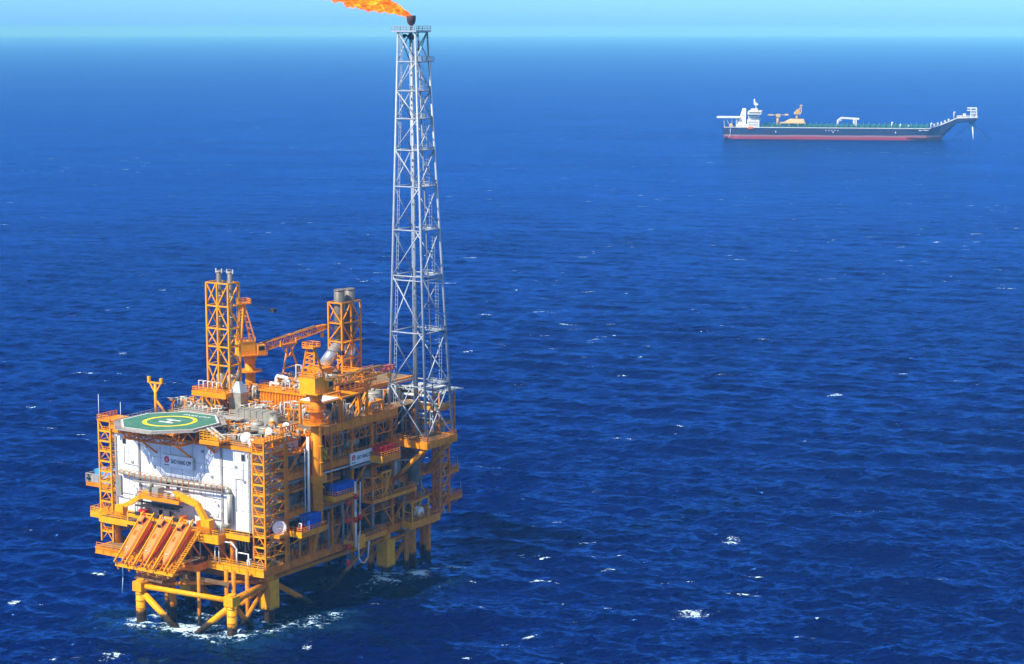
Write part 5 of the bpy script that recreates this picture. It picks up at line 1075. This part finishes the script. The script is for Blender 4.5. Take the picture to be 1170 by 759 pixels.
def loft(m, st_, n=0):
    rings = []
    for (x, hb, zb, zt, hbb) in st_:
        rings.append([(x, -hb, zt), (x, -hb, zb + (zt - zb) * .35), (x, -hbb, zb), (x, hbb, zb), (x, hb, zb + (zt - zb) * .35), (x, hb, zt)])
    o = len(m.v); k = 6
    vs = [p for r_ in rings for p in r_]
    fs = [(i * k + j, (i + 1) * k + j, (i + 1) * k + (j + 1) % k, i * k + (j + 1) % k) for i in range(len(rings) - 1) for j in range(k)]
    fs += [tuple(range(k)), tuple(len(vs) - 1 - j for j in range(k))]
    m._add(vs, fs)
def sbox(m, p0, p1, y0, y1, za, zb): m.box(X(p0), X(p1), y0, y1, za, zb)
DK = 14.4
hl = part('hull', 'ship_hull', ship, lambda m: loft(m, [(X(826), 17, 5.5, DK + .3, 14), (X(829.5), 21, -3, DK + .2, 14), (X(845), 25, -3, DK, 24), (X(1035), 25, -3, DK, 24), (X(1058), 22, -3, DK, 17), (X(1067), 15, -3, DK + 2, 7), (X(1073), 9, -3, 18, 3), (X(1079), 7, 5.5, 21, 2), (X(1085), 6, 13, 23.5, 3), (X(1092), 5.5, 21, 27, 5), (X(1104), 5.5, 22.6, 27.7, 5), (X(1115), 5.5, 25.2, 28, 5)]))
part('deck_edge', 'ship_white', hl, lambda m: (sbox(m, 828, 1062, -25.0, -24.6, DK + .02, DK + .8), [m.bar((X(a), -w_, za), (X(b), -w2, zb), .8, 1.2) for a, w_, za, b, w2, zb in ((1061, 20, 15, 1073, 9, 18.6), (1073, 9, 18.6, 1085, 6, 24), (1085, 6, 24, 1092, 5.5, 27.6), (1092, 5.5, 27.6, 1115, 5.5, 28.6))]))
part('draft_mark', 'white', hl, lambda m: ([sbox(m, p, p + .9, -25.25, -25.05, 8.6, 10.6) for p in (887.2, 952.2, 1022.6)], [sbox(m, p, p + 1.2, -25.25, -25.05, 11.3, 12.0) for p in (944, 947.5, 950.5, 954, 957.5)], m.bar((X(1049), -24.0, 12.4), (X(1060), -21.6, 12.6), .2, 1.2)))
ab = part('superstructure', 'ship_white', ship, lambda m: (sbox(m, 854.5, 868.5, -20, 20, DK, 24), sbox(m, 855.5, 867.5, -18, 18, 24, 31), sbox(m, 855, 870.6, -24, 24, 31, 34.6), sbox(m, 858, 866, -8, 8, 34.6, 37.5), sbox(m, 841.5, 855, -17, 17, DK, 18)))
part('window_band', 'glass', ab, lambda m: [sbox(m, 856.5 + 1.6 * k, 857.3 + 1.6 * k, -20.08 if z < 24 else -18.08, -20.02 if z < 24 else -18.02, z, z + 1.2) for z in (17, 20.5, 26, 29) for k in range(7)] + [sbox(m, 870.6, 870.75, -22, 22, 32.4, 33.8), sbox(m, 857, 870, -24.1, -24.02, 32.6, 33.8)])
part('mast', 'white', ab, lambda m: (m.tube((X(863.6), 0, 37), (X(863.6), 0, 46), .9, .5), sbox(m, 861.4, 866, -3, 3, 42.2, 44), m.tube((X(861.8), 0, 44), (X(861.8), 0, 50), 1.2, .6)))
fn = part('funnel', 'ship_white', ship, lambda m: m._add([(X(843), -9, 18), (X(852.4), -9, 18), (X(852.4), 9, 18), (X(843), 9, 18), (X(848.4), -5, 38), (X(852.2), -5, 38), (X(852.2), 5, 38), (X(848.4), 5, 38)], [(0, 3, 2, 1), (4, 5, 6, 7), (0, 1, 5, 4), (1, 2, 6, 5), (2, 3, 7, 6), (3, 0, 4, 7)]))
part('funnel_louvre', 'dark', fn, lambda m: sbox(m, 849.5, 851, -6.9, -6.4, 29.0, 30))
hp = part('helideck', 'ship_white', ship, lambda m: (sbox(m, 819, 846, -12, 12, 25.8, 27.4)))
part('deck_support', 'galv', hp, lambda m: (m.bar((X(828), -9, 14.5), (X(827), -9, 26), .9), m.bar((X(829), -9, 25.6), (X(835), -9, 15), .8), m.bar((X(836.5), -9, 14.5), (X(836.5), -9, 26), .9), m.bar((X(828), 9, 14.5), (X(827), 9, 26), .9), m.bar((X(842), -9, 18), (X(842), -9, 26), 2)))
part('lifeboat', 'boat', ship, lambda m: m.ball((X(859), -25.6, 13.8), 4.4, 8, 14, (1, .38, .42)))
part('mooring_winch', 'cream', ship, lambda m: (sbox(m, 834, 838, -20, -12, DK, DK + 3), m.ball((X(836), -16, DK + 2.8), 2)))
part('stern_hose', 'pale', ship, lambda m: m.path([(X(835.6), -24.2, 13), (X(835.6), -25.4, 6), (X(833.6), -25.6, .5)], .35, 6))
part('cargo_pipe', 'teal', ship, lambda m: ([sbox(m, 871, 1060, y, y + 1.6, DK + .8 + .5 * i, DK + 2.6 + .5 * i) for i, y in enumerate((-19, -12, -4, 4))], [sbox(m, p, p + .8, -21, 18, DK, DK + 4.6 + (k % 3) * .6) for k, p in enumerate(range(873, 1060, 6))], sbox(m, 871, 1060, -22, -21.5, DK + 3.2, DK + 3.7)))
part('cargo_deck', 'teal', ship, lambda m: sbox(m, 870, 1061, -23.4, 23.4, DK + .05, DK + .3))
dc = part('deck_crane', 'cream', ship, lambda m: (m.tube((X(889), 0, DK), (X(889), 0, 29), 2.0, 1.5, n=10), sbox(m, 887, 892, -2.5, 2.5, 27, 31)))
part('boom', 'cream', dc, lambda m: (sbox(m, 877.5, 884, -1.2, 1.2, 29, 30.6), sbox(m, 897, 901, -1.2, 1.2, 29, 31.2), sbox(m, 884, 897, -.5, .5, 29.6, 30.2)))
pm_ = part('deck_house', 'cream', ship, lambda m: (sbox(m, 892, 921, -16, 6, 19.5, 20.8), [sbox(m, p, p + 1, -16, -14.5, DK, 19.6) for p in (892, 902, 912, 920.4)], m._add([(X(896), -14, 20.8), (X(920), -14, 20.8), (X(920), 4, 20.8), (X(896), 4, 20.8), (X(903), -12, 25), (X(919), -12, 25), (X(919), 2, 25), (X(903), 2, 25)], [(4, 5, 6, 7), (0, 1, 5, 4), (1, 2, 6, 5), (2, 3, 7, 6), (3, 0, 4, 7)])))
cr_ = part('deck_crane', 'cream', ship, lambda m: (m.tube((X(911), -4, 25), (X(911), -4, 31), 1.6, n=10), sbox(m, 907.5, 915.5, -7, -1, 31, 33.4), m.bar((X(908), -4, 33), (X(912.5), -4, 38), 1.2), m.bar((X(911.5), -4, 33), (X(915.8), -4, 42), 1.3), m.bar((X(915.8), -4, 33), (X(915.8), -4, 42.5), 1.3), sbox(m, 914, 917, -5.5, -2.5, 41, 43)))
part('cab', 'yellow', cr_, lambda m: sbox(m, 910, 914, -7.4, -7.0, 33, 36))
part('hose_gantry', 'ship_white', ship, lambda m: (sbox(m, 956.6, 958.6, -15, -11, DK, 24), m.bar((X(957.5), -13, 23.5), (X(962), -13, 27.4), 2.4), m.bar((X(961.5), -13, 27.2), (X(982), -13, 26), 2.6, 2.2), sbox(m, 975, 977, -15, -11, DK, 26), sbox(m, 977.8, 979.2, -15, -11, DK, 26), m.bar((X(958), -13, 21), (X(962.6), -13, 25), 1)))
part('lamp_post', 'white', ship, lambda m: [(m.tube((X(p), -20, DK), (X(p), -20, h), .5), m.ball((X(p) + .6, -20, h), 1.2)) for p, h in ((1018.6, 21.6), (1028, 18.8), (1037, 17.6), (1062.5, 21))])
yk = part('mooring_yoke', 'ship_white', ship, lambda m: ([m.bar((X(p), y, 28), (X(p), y, 40.3), 1.2) for p in (1107.5, 1113.6) for y in (-5, 5)], [sbox(m, 1103.6, 1113.8, -5.5, 5.5, z, z + 1.1) for z in (39.6, 36.6)], sbox(m, 1107, 1114.6, -5.5, 5.5, 32.6, 33.6), sbox(m, 1107, 1115, -5.4, 5.4, 29.6, 30.4), m.bar((X(1107.5), -5, 28), (X(1113.6), -5, 39), .7), sbox(m, 1108, 1111, -3, 3, 33.6, 36.6), sbox(m, 1099, 1102, -4, 3, 28, 33), m.path([(X(1088.6), -5, 26), (X(1088.6), -5, 35), (X(1090.6), -5, 35)], .6, 6), m.rail([(X(1092), -5.3, 28.2), (X(1107), -5.3, 28.2)], h=2.4, step=4, r=.22), [sbox(m, p, p + 1.6, -4, 0, z, z + 2.4) for p, z in ((1066, 17.6), (1070, 19), (1074, 20), (1078, 22), (1082, 24), (1093, 28), (1096, 28.3))]))
part('turret', 'ship_hull', yk, lambda m: m.lathe((X(1109), 0, 20.5), [(3.4, 0), (4.8, 2), (4.8, 5)], 16))
part('mooring_chain', 'dark', yk, lambda m: [m.tube((X(1109), 0, 21), (X(1109) + a, b, -2), .28, n=5) for a, b in ((-26, 10), (-16, -20), (20, -16), (28, 14))])
part('riser_hose', 'white', yk, lambda m: m.tube((X(1109.8), -3, 16.5), (X(1111.5), -3, -1), .75, n=8))

# =================================================================== SEA
def gp(px, py):        # where a sight line of the survey photo meets sea level
    f, cx, cy = 2280.0, 585.0, 379.5; th = math.atan((cy - 33) / f)
    dx = (px - cx) / f; dz = -math.sin(th) - math.cos(th) * (py - cy) / f; dy = math.cos(th) - math.sin(th) * (py - cy) / f
    t = 139.0 / -dz; return (dx * t, dy * t)
def build_sea():
    H = 139.0
    th = list(np.radians(np.linspace(-26, 26, 640))); side = list(np.radians(np.concatenate([np.linspace(27.5, 60, 12), np.linspace(70, 180, 12)])))
    th = np.array([-t for t in side[::-1]] + th + side)
    rr = [5, 60, 150, 240, 300, 330]; r = 345.0
    while r < 35500:
        rr.append(r); r += max(.75, min(400 if r < 30000 else 4000, .42 * r * r / (2280 * H)))
    rr.append(36500.0); rr = np.array(rr)
    TH, RR = np.meshgrid(th, rr); Xw = RR * np.sin(TH); Yw = RR * np.cos(TH)
    dr = np.gradient(rr)[:, None] * np.ones_like(TH); dt = RR * np.radians(52 / 640)
    sp = np.maximum(dr * .8, dt)
    fade = np.clip((np.radians(27) - np.abs(TH)) / np.radians(1.2), 0, 1) * np.clip((RR - 300) / 50, 0, 1)
    rs = np.random.RandomState(4); Z = np.zeros_like(TH); S = np.zeros_like(TH); DX = np.zeros_like(TH); DY = np.zeros_like(TH)
    main = np.radians(-105)           # mean travel direction of the waves
    for i in range(84):
        lam = 2.4 * (36 / 2.4) ** (rs.rand() ** 1.45); k = 2 * np.pi / lam
        a = main + rs.normal(0, .55 if lam < 12 else .38); amp = .0096 * lam ** .92 * (.6 + .8 * rs.rand())
        if lam > 14: amp *= .8
        p = k * (Xw * np.cos(a) + Yw * np.sin(a)) + rs.rand() * 6.283
        w = np.clip((lam / sp - 2.2) / 2.0, 0, 1) * fade * amp * np.clip((1900 - RR) / 1400, 0, 1)
        Z += w * np.cos(p); DX -= .6 * w * np.sin(p) * np.cos(a); DY -= .6 * w * np.sin(p) * np.sin(a); S += w * k * np.cos(p)
    foam = np.zeros_like(TH); churn = np.zeros_like(TH)
    def blob(x, y, a, b, ang, s, dest, pw=1.0):
        c, s_ = math.cos(ang), math.sin(ang); ex = (Xw - x) * c + (Yw - y) * s_; ey = -(Xw - x) * s_ + (Yw - y) * c
        np.maximum(dest, s * np.exp(-((ex / a) ** 2 + (ey / b) ** 2) ** pw), out=dest)
    for (px, py, a, b, s) in ((792, 700, 4.8, 3.2, 1), (833, 618, 4.0, 4.0, .85), (952, 452, 4.2, 1.6, .95), (603, 727, 2.4, 1.5, .9), (350, 741, 1.3, 1.8, 1), (108, 728, 2.8, .9, 1), (125, 749, 3, 1.6, .8), (86, 748, 1.8, 1.2, .7), (15, 690, 1.6, 1.8, .9), (115, 659, 2.2, 1, .8),
                              (720, 502, 2.6, 1.6, .6), (777, 489, 2.4, 1.4, .7), (900, 488, 1.6, 1, .7), (918, 504, 2, 1, .7), (705, 503, 3, 1, .5), (1085, 398, 2.6, 1.4, .7), (1118, 440, 1.2, 1, .5), (939, 556, 1.0, 1, .7), (1075, 663, 3, 1.6, .6), (30, 605, 2, 1, .5), (500, 660, 2, 1.2, .6),
                              (140, 405, 3, 2, .6), (850, 352, 4, 2, .5), (385, 219, 6, 4, .6), (300, 352, 3, 2, .5), (655, 710, 2, 1, .6), (610, 604, 1.2, 1, .7), (540, 667, 1.2, 1.0, .8), (735, 643, 1.2, .8, .6), (60, 752, 1.2, 1, .9)):
        x, y = gp(px, py); blob(x, y, a, b, .05, s, foam)
    for (u, v, r0, s) in ((-24.3, -18, 5.5, .8), (2.3, -16.2, 5.5, .85), (-11, -17.2, 6.0, 1.1), (-16, -19, 5, .7), (-4, -18, 5, .75), (-22, -22, 3.5, .75), (7, -9, 4.5, .72), (3, -22, 3.5, .6), (10, 4, 5, .7), (12, 10, 3, .6), (9, 48, 5, .72), (5, 40, 5, .65), (12, 60, 4, .65), (3, 34, 5, .55), (-24, -12, 4, .65), (-14, -8, 5, .6), (0, 0, 4.5, .7), (4, 2, 5.5, .75), (6, 0, 4, .6), (-20, -15, 5, .6), (-25, -7, 4, .55), (1.1, 45.6, 5, .8), (-1.2, 59.3, 5, .75), (6, 52, 4.5, .7), (-3, 68, 3.2, .6), (8, 58, 2, .85), (-6, -10, 5, .5), (-6, -21, 5, .55), (6, 40, 6, .45), (-3, 28, 6, .4), (-2.5, -21, 4, .7), (9, -2, 3, .8), (5.5, -14, 4, .5), (-18, -22, 3, .55), (-8, 32, 4, .5)):
        x, y, _ = W(u, v); blob(x, y, r0, r0 * .8, -.5, s, foam); blob(x, y, r0 * 2.0, r0 * 1.7, -.5, min(1, s * 1.1), churn)
    foam *= (.75 + .5 * np.clip(S * 1.4, -.5, 1))
    nr, nc = TH.shape
    co = np.stack([Xw + DX * np.ones_like(Z), Yw + DY, Z], -1).reshape(-1, 3)
    idx = np.arange(nr * nc).reshape(nr, nc)
    q = np.stack([idx[:-1, :-1], idx[1:, :-1], idx[1:, 1:], idx[:-1, 1:]], -1).reshape(-1, 4)[:, ::-1]
    me = bpy.data.meshes.new('sea'); me.vertices.add(len(co)); me.vertices.foreach_set('co', co.astype(np.float32).ravel())
    me.loops.add(q.size); me.loops.foreach_set('vertex_index', q.astype(np.int32).ravel())
    me.polygons.add(len(q)); me.polygons.foreach_set('loop_start', np.arange(0, q.size, 4, dtype=np.int32)); me.polygons.foreach_set('loop_total', np.full(len(q), 4, np.int32))
    me.polygons.foreach_set('use_smooth', np.ones(len(q), bool))
    me.update(calc_edges=True)
    far = np.clip((RR - 700) / 2200, 0, 1) ** .7
    for nm, arr in (('foam', foam), ('churn', churn), ('smooth_far', far)):
        at = me.attributes.new(nm, 'FLOAT', 'POINT'); at.data.foreach_set('value', arr.astype(np.float32).ravel())
    o = bpy.data.objects.new('sea', me); COL.objects.link(o); o['kind'] = 'structure'; o['label'] = 'deep blue choppy open sea with scattered whitecaps'
    m = bpy.data.materials.new('sea_water'); t, n, l, b = nt(m)
    g = n.new('ShaderNodeNewGeometry')
    def noise(scale, det, sx=1, sy=1, rot=0, rough=.6, dist=0):
        mp = n.new('ShaderNodeMapping'); mp.inputs['Scale'].default_value = (sx, sy, 1); mp.inputs['Rotation'].default_value = (0, 0, R(rot)); l.new(g.outputs['Position'], mp.inputs['Vector'])
        q_ = n.new('ShaderNodeTexNoise'); q_.noise_dimensions = '2D'; q_.inputs['Scale'].default_value = scale; q_.inputs['Detail'].default_value = det; q_.inputs['Roughness'].default_value = rough; q_.inputs['Distortion'].default_value = dist
        l.new(mp.outputs[0], q_.inputs['Vector']); return q_.outputs['Fac']
    def math_(op, a, b_=None, c=None):
        q_ = n.new('ShaderNodeMath'); q_.operation = op
        for i, x in enumerate((a, b_, c)):
            if x is None: continue
            if isinstance(x, (int, float)): q_.inputs[i].default_value = x
            else: l.new(x, q_.inputs[i])
        return q_.outputs[0]
    def rng(x, a, b_, c=0, d=1):
        q_ = n.new('ShaderNodeMapRange'); q_.interpolation_type = 'SMOOTHSTEP'; l.new(x, q_.inputs[0]); q_.inputs[1].default_value = a; q_.inputs[2].default_value = b_; q_.inputs[3].default_value = c; q_.inputs[4].default_value = d; return q_.outputs[0]
    big = noise(.08, 2, .6, 1.0, 12, .45, .4); mid = noise(.37, 2.5, .55, 1.0, 14, .45, .5); fine = noise(1.1, 2, .6, 1, 10, .4, .4)
    h = math_('ADD', math_('MULTIPLY', big, 2.6), math_('MULTIPLY', math_('ADD', math_('MULTIPLY', mid, .92), math_('MULTIPLY', fine, .19)), math_('MULTIPLY_ADD', rng(noise(.007, 3, .5, 1.3, 8), .3, .7), .75, .6)))
    bp = n.new('ShaderNodeBump'); bp.inputs['Strength'].default_value = 1.0; bp.inputs['Distance'].default_value = 1.0; l.new(h, bp.inputs['Height'])
    # foam: placed breakers and leg wash by vertex mask, scattered far whitecaps by noise
    fa = n.new('ShaderNodeAttribute'); fa.attribute_name = 'foam'; ca = n.new('ShaderNodeAttribute'); ca.attribute_name = 'churn'
    fn_ = noise(.8, 7, .7, 1.2, 0, .72, 1.2); fn2 = noise(.28, 5, .6, 1.3, 8, .7, .8)
    nn = rng(fn_, .28, .72); rid = math_('SUBTRACT', 1, math_('ABSOLUTE', math_('MULTIPLY_ADD', noise(.55, 5, .7, 1.2, 20, .65, 1.0), 5, -2.5)))
    tex = math_('ADD', math_('MULTIPLY', nn, .62), math_('MULTIPLY', rid, .38))
    wc = math_('MULTIPLY', rng(noise(.019, 3, .7, 1.1, 5, .6), .60, .72), rng(noise(.12, 4, .5, 1.5, 6, .6), .64, .72))
    wc2 = math_('MULTIPLY', rng(noise(.005, 3, .8, 1.0, 5, .6), .40, .58), rng(noise(.085, 4, .5, 1.7, 5, .62), .675, .74))
    cov = math_('MAXIMUM', fa.outputs['Fac'], math_('MAXIMUM', math_('MULTIPLY', wc, .49), math_('MULTIPLY', wc2, .53)))
    foam_ = rng(math_('ADD', tex, cov), 1.02, 1.25)
    ch = math_('MULTIPLY', ca.outputs['Fac'], rng(fn_, .36, .66))
    mx0 = n.new('ShaderNodeMixRGB'); l.new(noise(.004, 3, 1, 1.8, 5), mx0.inputs[0]); mx0.inputs[1].default_value = (.0001, .0022, .030, 1); mx0.inputs[2].default_value = (.0002, .0034, .048, 1)
    mx1 = n.new('ShaderNodeMixRGB'); l.new(math_('MULTIPLY', ch, .55), mx1.inputs[0]); l.new(mx0.outputs[0], mx1.inputs[1]); mx1.inputs[2].default_value = (.02, .13, .16, 1)
    mx2 = n.new('ShaderNodeMixRGB'); l.new(foam_, mx2.inputs[0]); l.new(mx1.outputs[0], mx2.inputs[1]); mx2.inputs[2].default_value = (.56, .76, .88, 1)
    n.remove(b)
    def vm(op, a, b_=None, sc_=None):
        q_ = n.new('ShaderNodeVectorMath'); q_.operation = op; l.new(a, q_.inputs[0])
        if b_ is not None:
            if isinstance(b_, tuple): q_.inputs[1].default_value = b_
            else: l.new(b_, q_.inputs[1])
        if sc_ is not None:
            if isinstance(sc_, float): q_.inputs['Scale'].default_value = sc_
            else: l.new(sc_, q_.inputs['Scale'])
        return q_.outputs[0]
    def vnoise(scale, sx, sy):
        mp = n.new('ShaderNodeMapping'); mp.inputs['Scale'].default_value = (sx, sy, 1); l.new(g.outputs['Position'], mp.inputs['Vector'])
        q_ = n.new('ShaderNodeTexNoise'); q_.noise_dimensions = '2D'; q_.inputs['Scale'].default_value = scale; q_.inputs['Detail'].default_value = 3; q_.inputs['Roughness'].default_value = .55; l.new(mp.outputs[0], q_.inputs['Vector'])
        return vm('MULTIPLY', vm('SUBTRACT', q_.outputs['Color'], (.5, .5, .5)), (1, 1, .15))
    la = n.new('ShaderNodeAttribute'); la.attribute_name = 'smooth_far'
    pert = vm('SCALE', vm('ADD', vnoise(.30, .6, 1), vm('SCALE', vnoise(.035, .55, 1.0), None, .8)), None, math_('MULTIPLY_ADD', la.outputs['Fac'], .6, .06))
    wn = vm('NORMALIZE', vm('ADD', bp.outputs[0], pert))
    df = n.new('ShaderNodeBsdfDiffuse'); l.new(mx2.outputs[0], df.inputs['Color']); l.new(bp.outputs[0], df.inputs['Normal'])
    gl = n.new('ShaderNodeBsdfGlossy'); gl.inputs['Color'].default_value = (.06, .30, 1.0, 1); l.new(wn, gl.inputs['Normal'])
    l.new(math_('MULTIPLY_ADD', la.outputs['Fac'], .08, .11), gl.inputs['Roughness'])
    fr = n.new('ShaderNodeFresnel'); fr.inputs['IOR'].default_value = 1.333; l.new(wn, fr.inputs['Normal'])
    k = math_('MULTIPLY', math_('MINIMUM', math_('MULTIPLY', fr.outputs[0], 2.0), FCAP), math_('SUBTRACT', 1, foam_))
    ms = n.new('ShaderNodeMixShader'); l.new(k, ms.inputs[0]); l.new(df.outputs[0], ms.inputs[1]); l.new(gl.outputs[0], ms.inputs[2])
    l.new(ms.outputs[0], n['Material Output'].inputs['Surface'])
    me.materials.append(m)
FCAP = .60
build_sea()

# =================================================================== AIR
hz = MB().box(-118000, 118000, -118000, 118000, -3, 165)
hm = bpy.data.materials.new('sea_haze'); hm.use_nodes = True; hn = hm.node_tree; hn.nodes.clear()
ho = hn.nodes.new('ShaderNodeOutputMaterial'); pv = hn.nodes.new('ShaderNodeVolumePrincipled')
pv.inputs['Color'].default_value = (.15, .47, 1.0, 1); pv.inputs['Absorption Color'].default_value = (.382, .54, 1, 1); pv.inputs['Density'].default_value = .98e-4; pv.inputs['Anisotropy'].default_value = -.22
hn.links.new(pv.outputs[0], ho.inputs['Volume'])
me = bpy.data.meshes.new('haze'); me.from_pydata(hz.v, [], hz.f); me.materials.append(hm)
ho_ = bpy.data.objects.new('haze', me); COL.objects.link(ho_); ho_['kind'] = 'stuff'; ho_['label'] = 'pale blue sea haze fading the far water'

# =================================================================== LIGHT, SKY, CAMERA
HORIZ = (.20, .52, 1.35); LOWSKY = (.29, .64, 1.40); ZEN = (1.05, .95, .86); SKYS = .12
travel = np.array([.32 * CU + 1 * -SU, .32 * SU + 1 * CU, -1.12]); travel /= np.linalg.norm(travel)
sun = bpy.data.lights.new('sun', 'SUN'); sun.energy = 4.7; sun.angle = R(.53); sun.color = (1, .95, .87)
so = bpy.data.objects.new('sun', sun); COL.objects.link(so)
from mathutils import Vector
so.rotation_euler = Vector(travel).to_track_quat('-Z', 'Y').to_euler(); so.location = (-300, 0, 400)
el = math.asin(-travel[2]); az = math.atan2(-travel[0], -travel[1])
wd = bpy.data.worlds.new('World'); sc.world = wd; wd.use_nodes = True
n = wd.node_tree.nodes; l = wd.node_tree.links; bg = n['Background']
sky = n.new('ShaderNodeTexSky'); sky.sky_type = 'NISHITA'; sky.sun_disc = False; sky.sun_elevation = el; sky.sun_rotation = az
sky.altitude = 0; sky.air_density = 1.0; sky.dust_density = .2; sky.ozone_density = 4.0
tc = n.new('ShaderNodeTexCoord'); sp = n.new('ShaderNodeSeparateXYZ'); l.new(tc.outputs['Generated'], sp.inputs[0])
mr_ = n.new('ShaderNodeMapRange'); mr_.interpolation_type = 'SMOOTHSTEP'; l.new(sp.outputs['Z'], mr_.inputs[0]); mr_.inputs[1].default_value = .02; mr_.inputs[2].default_value = .10
rp_ = n.new('ShaderNodeMixRGB'); l.new(mr_.outputs[0], rp_.inputs[0]); rp_.inputs[2].default_value = (*ZEN, 1)
mr2 = n.new('ShaderNodeMapRange'); l.new(sp.outputs['Z'], mr2.inputs[0]); mr2.inputs[1].default_value = .001; mr2.inputs[2].default_value = .016
lo_ = n.new('ShaderNodeMixRGB'); l.new(mr2.outputs[0], lo_.inputs[0]); lo_.inputs[1].default_value = (*HORIZ, 1); lo_.inputs[2].default_value = (*LOWSKY, 1); l.new(lo_.outputs[0], rp_.inputs[1])
tint = n.new('ShaderNodeMixRGB'); tint.blend_type = 'MULTIPLY'; tint.inputs[0].default_value = 1
l.new(sky.outputs[0], tint.inputs[1]); l.new(rp_.outputs[0], tint.inputs[2]); l.new(tint.outputs[0], bg.inputs[0]); bg.inputs[1].default_value = SKYS
cam = bpy.data.cameras.new('camera'); cam.sensor_width = 36; cam.lens = 2280 / 1170 * 36; cam.clip_start = 1; cam.clip_end = 300000
co = bpy.data.objects.new('camera', cam); COL.objects.link(co); co.location = (0, 0, 139); co.rotation_euler = (R(90 - 8.641), 0, 0)
sc.camera = co
sc.view_settings.view_transform = 'Standard'; sc.view_settings.look = 'None'; sc.view_settings.exposure = 0.6; sc.view_settings.gamma = 1
sc.cycles.sample_clamp_direct = 3; sc.cycles.max_bounces = 6; sc.cycles.volume_bounces = 0; sc.cycles.transparent_max_bounces = 12; sc.cycles.use_denoising = True
for o in bpy.data.objects:
    if 'base' in o: del o['base']
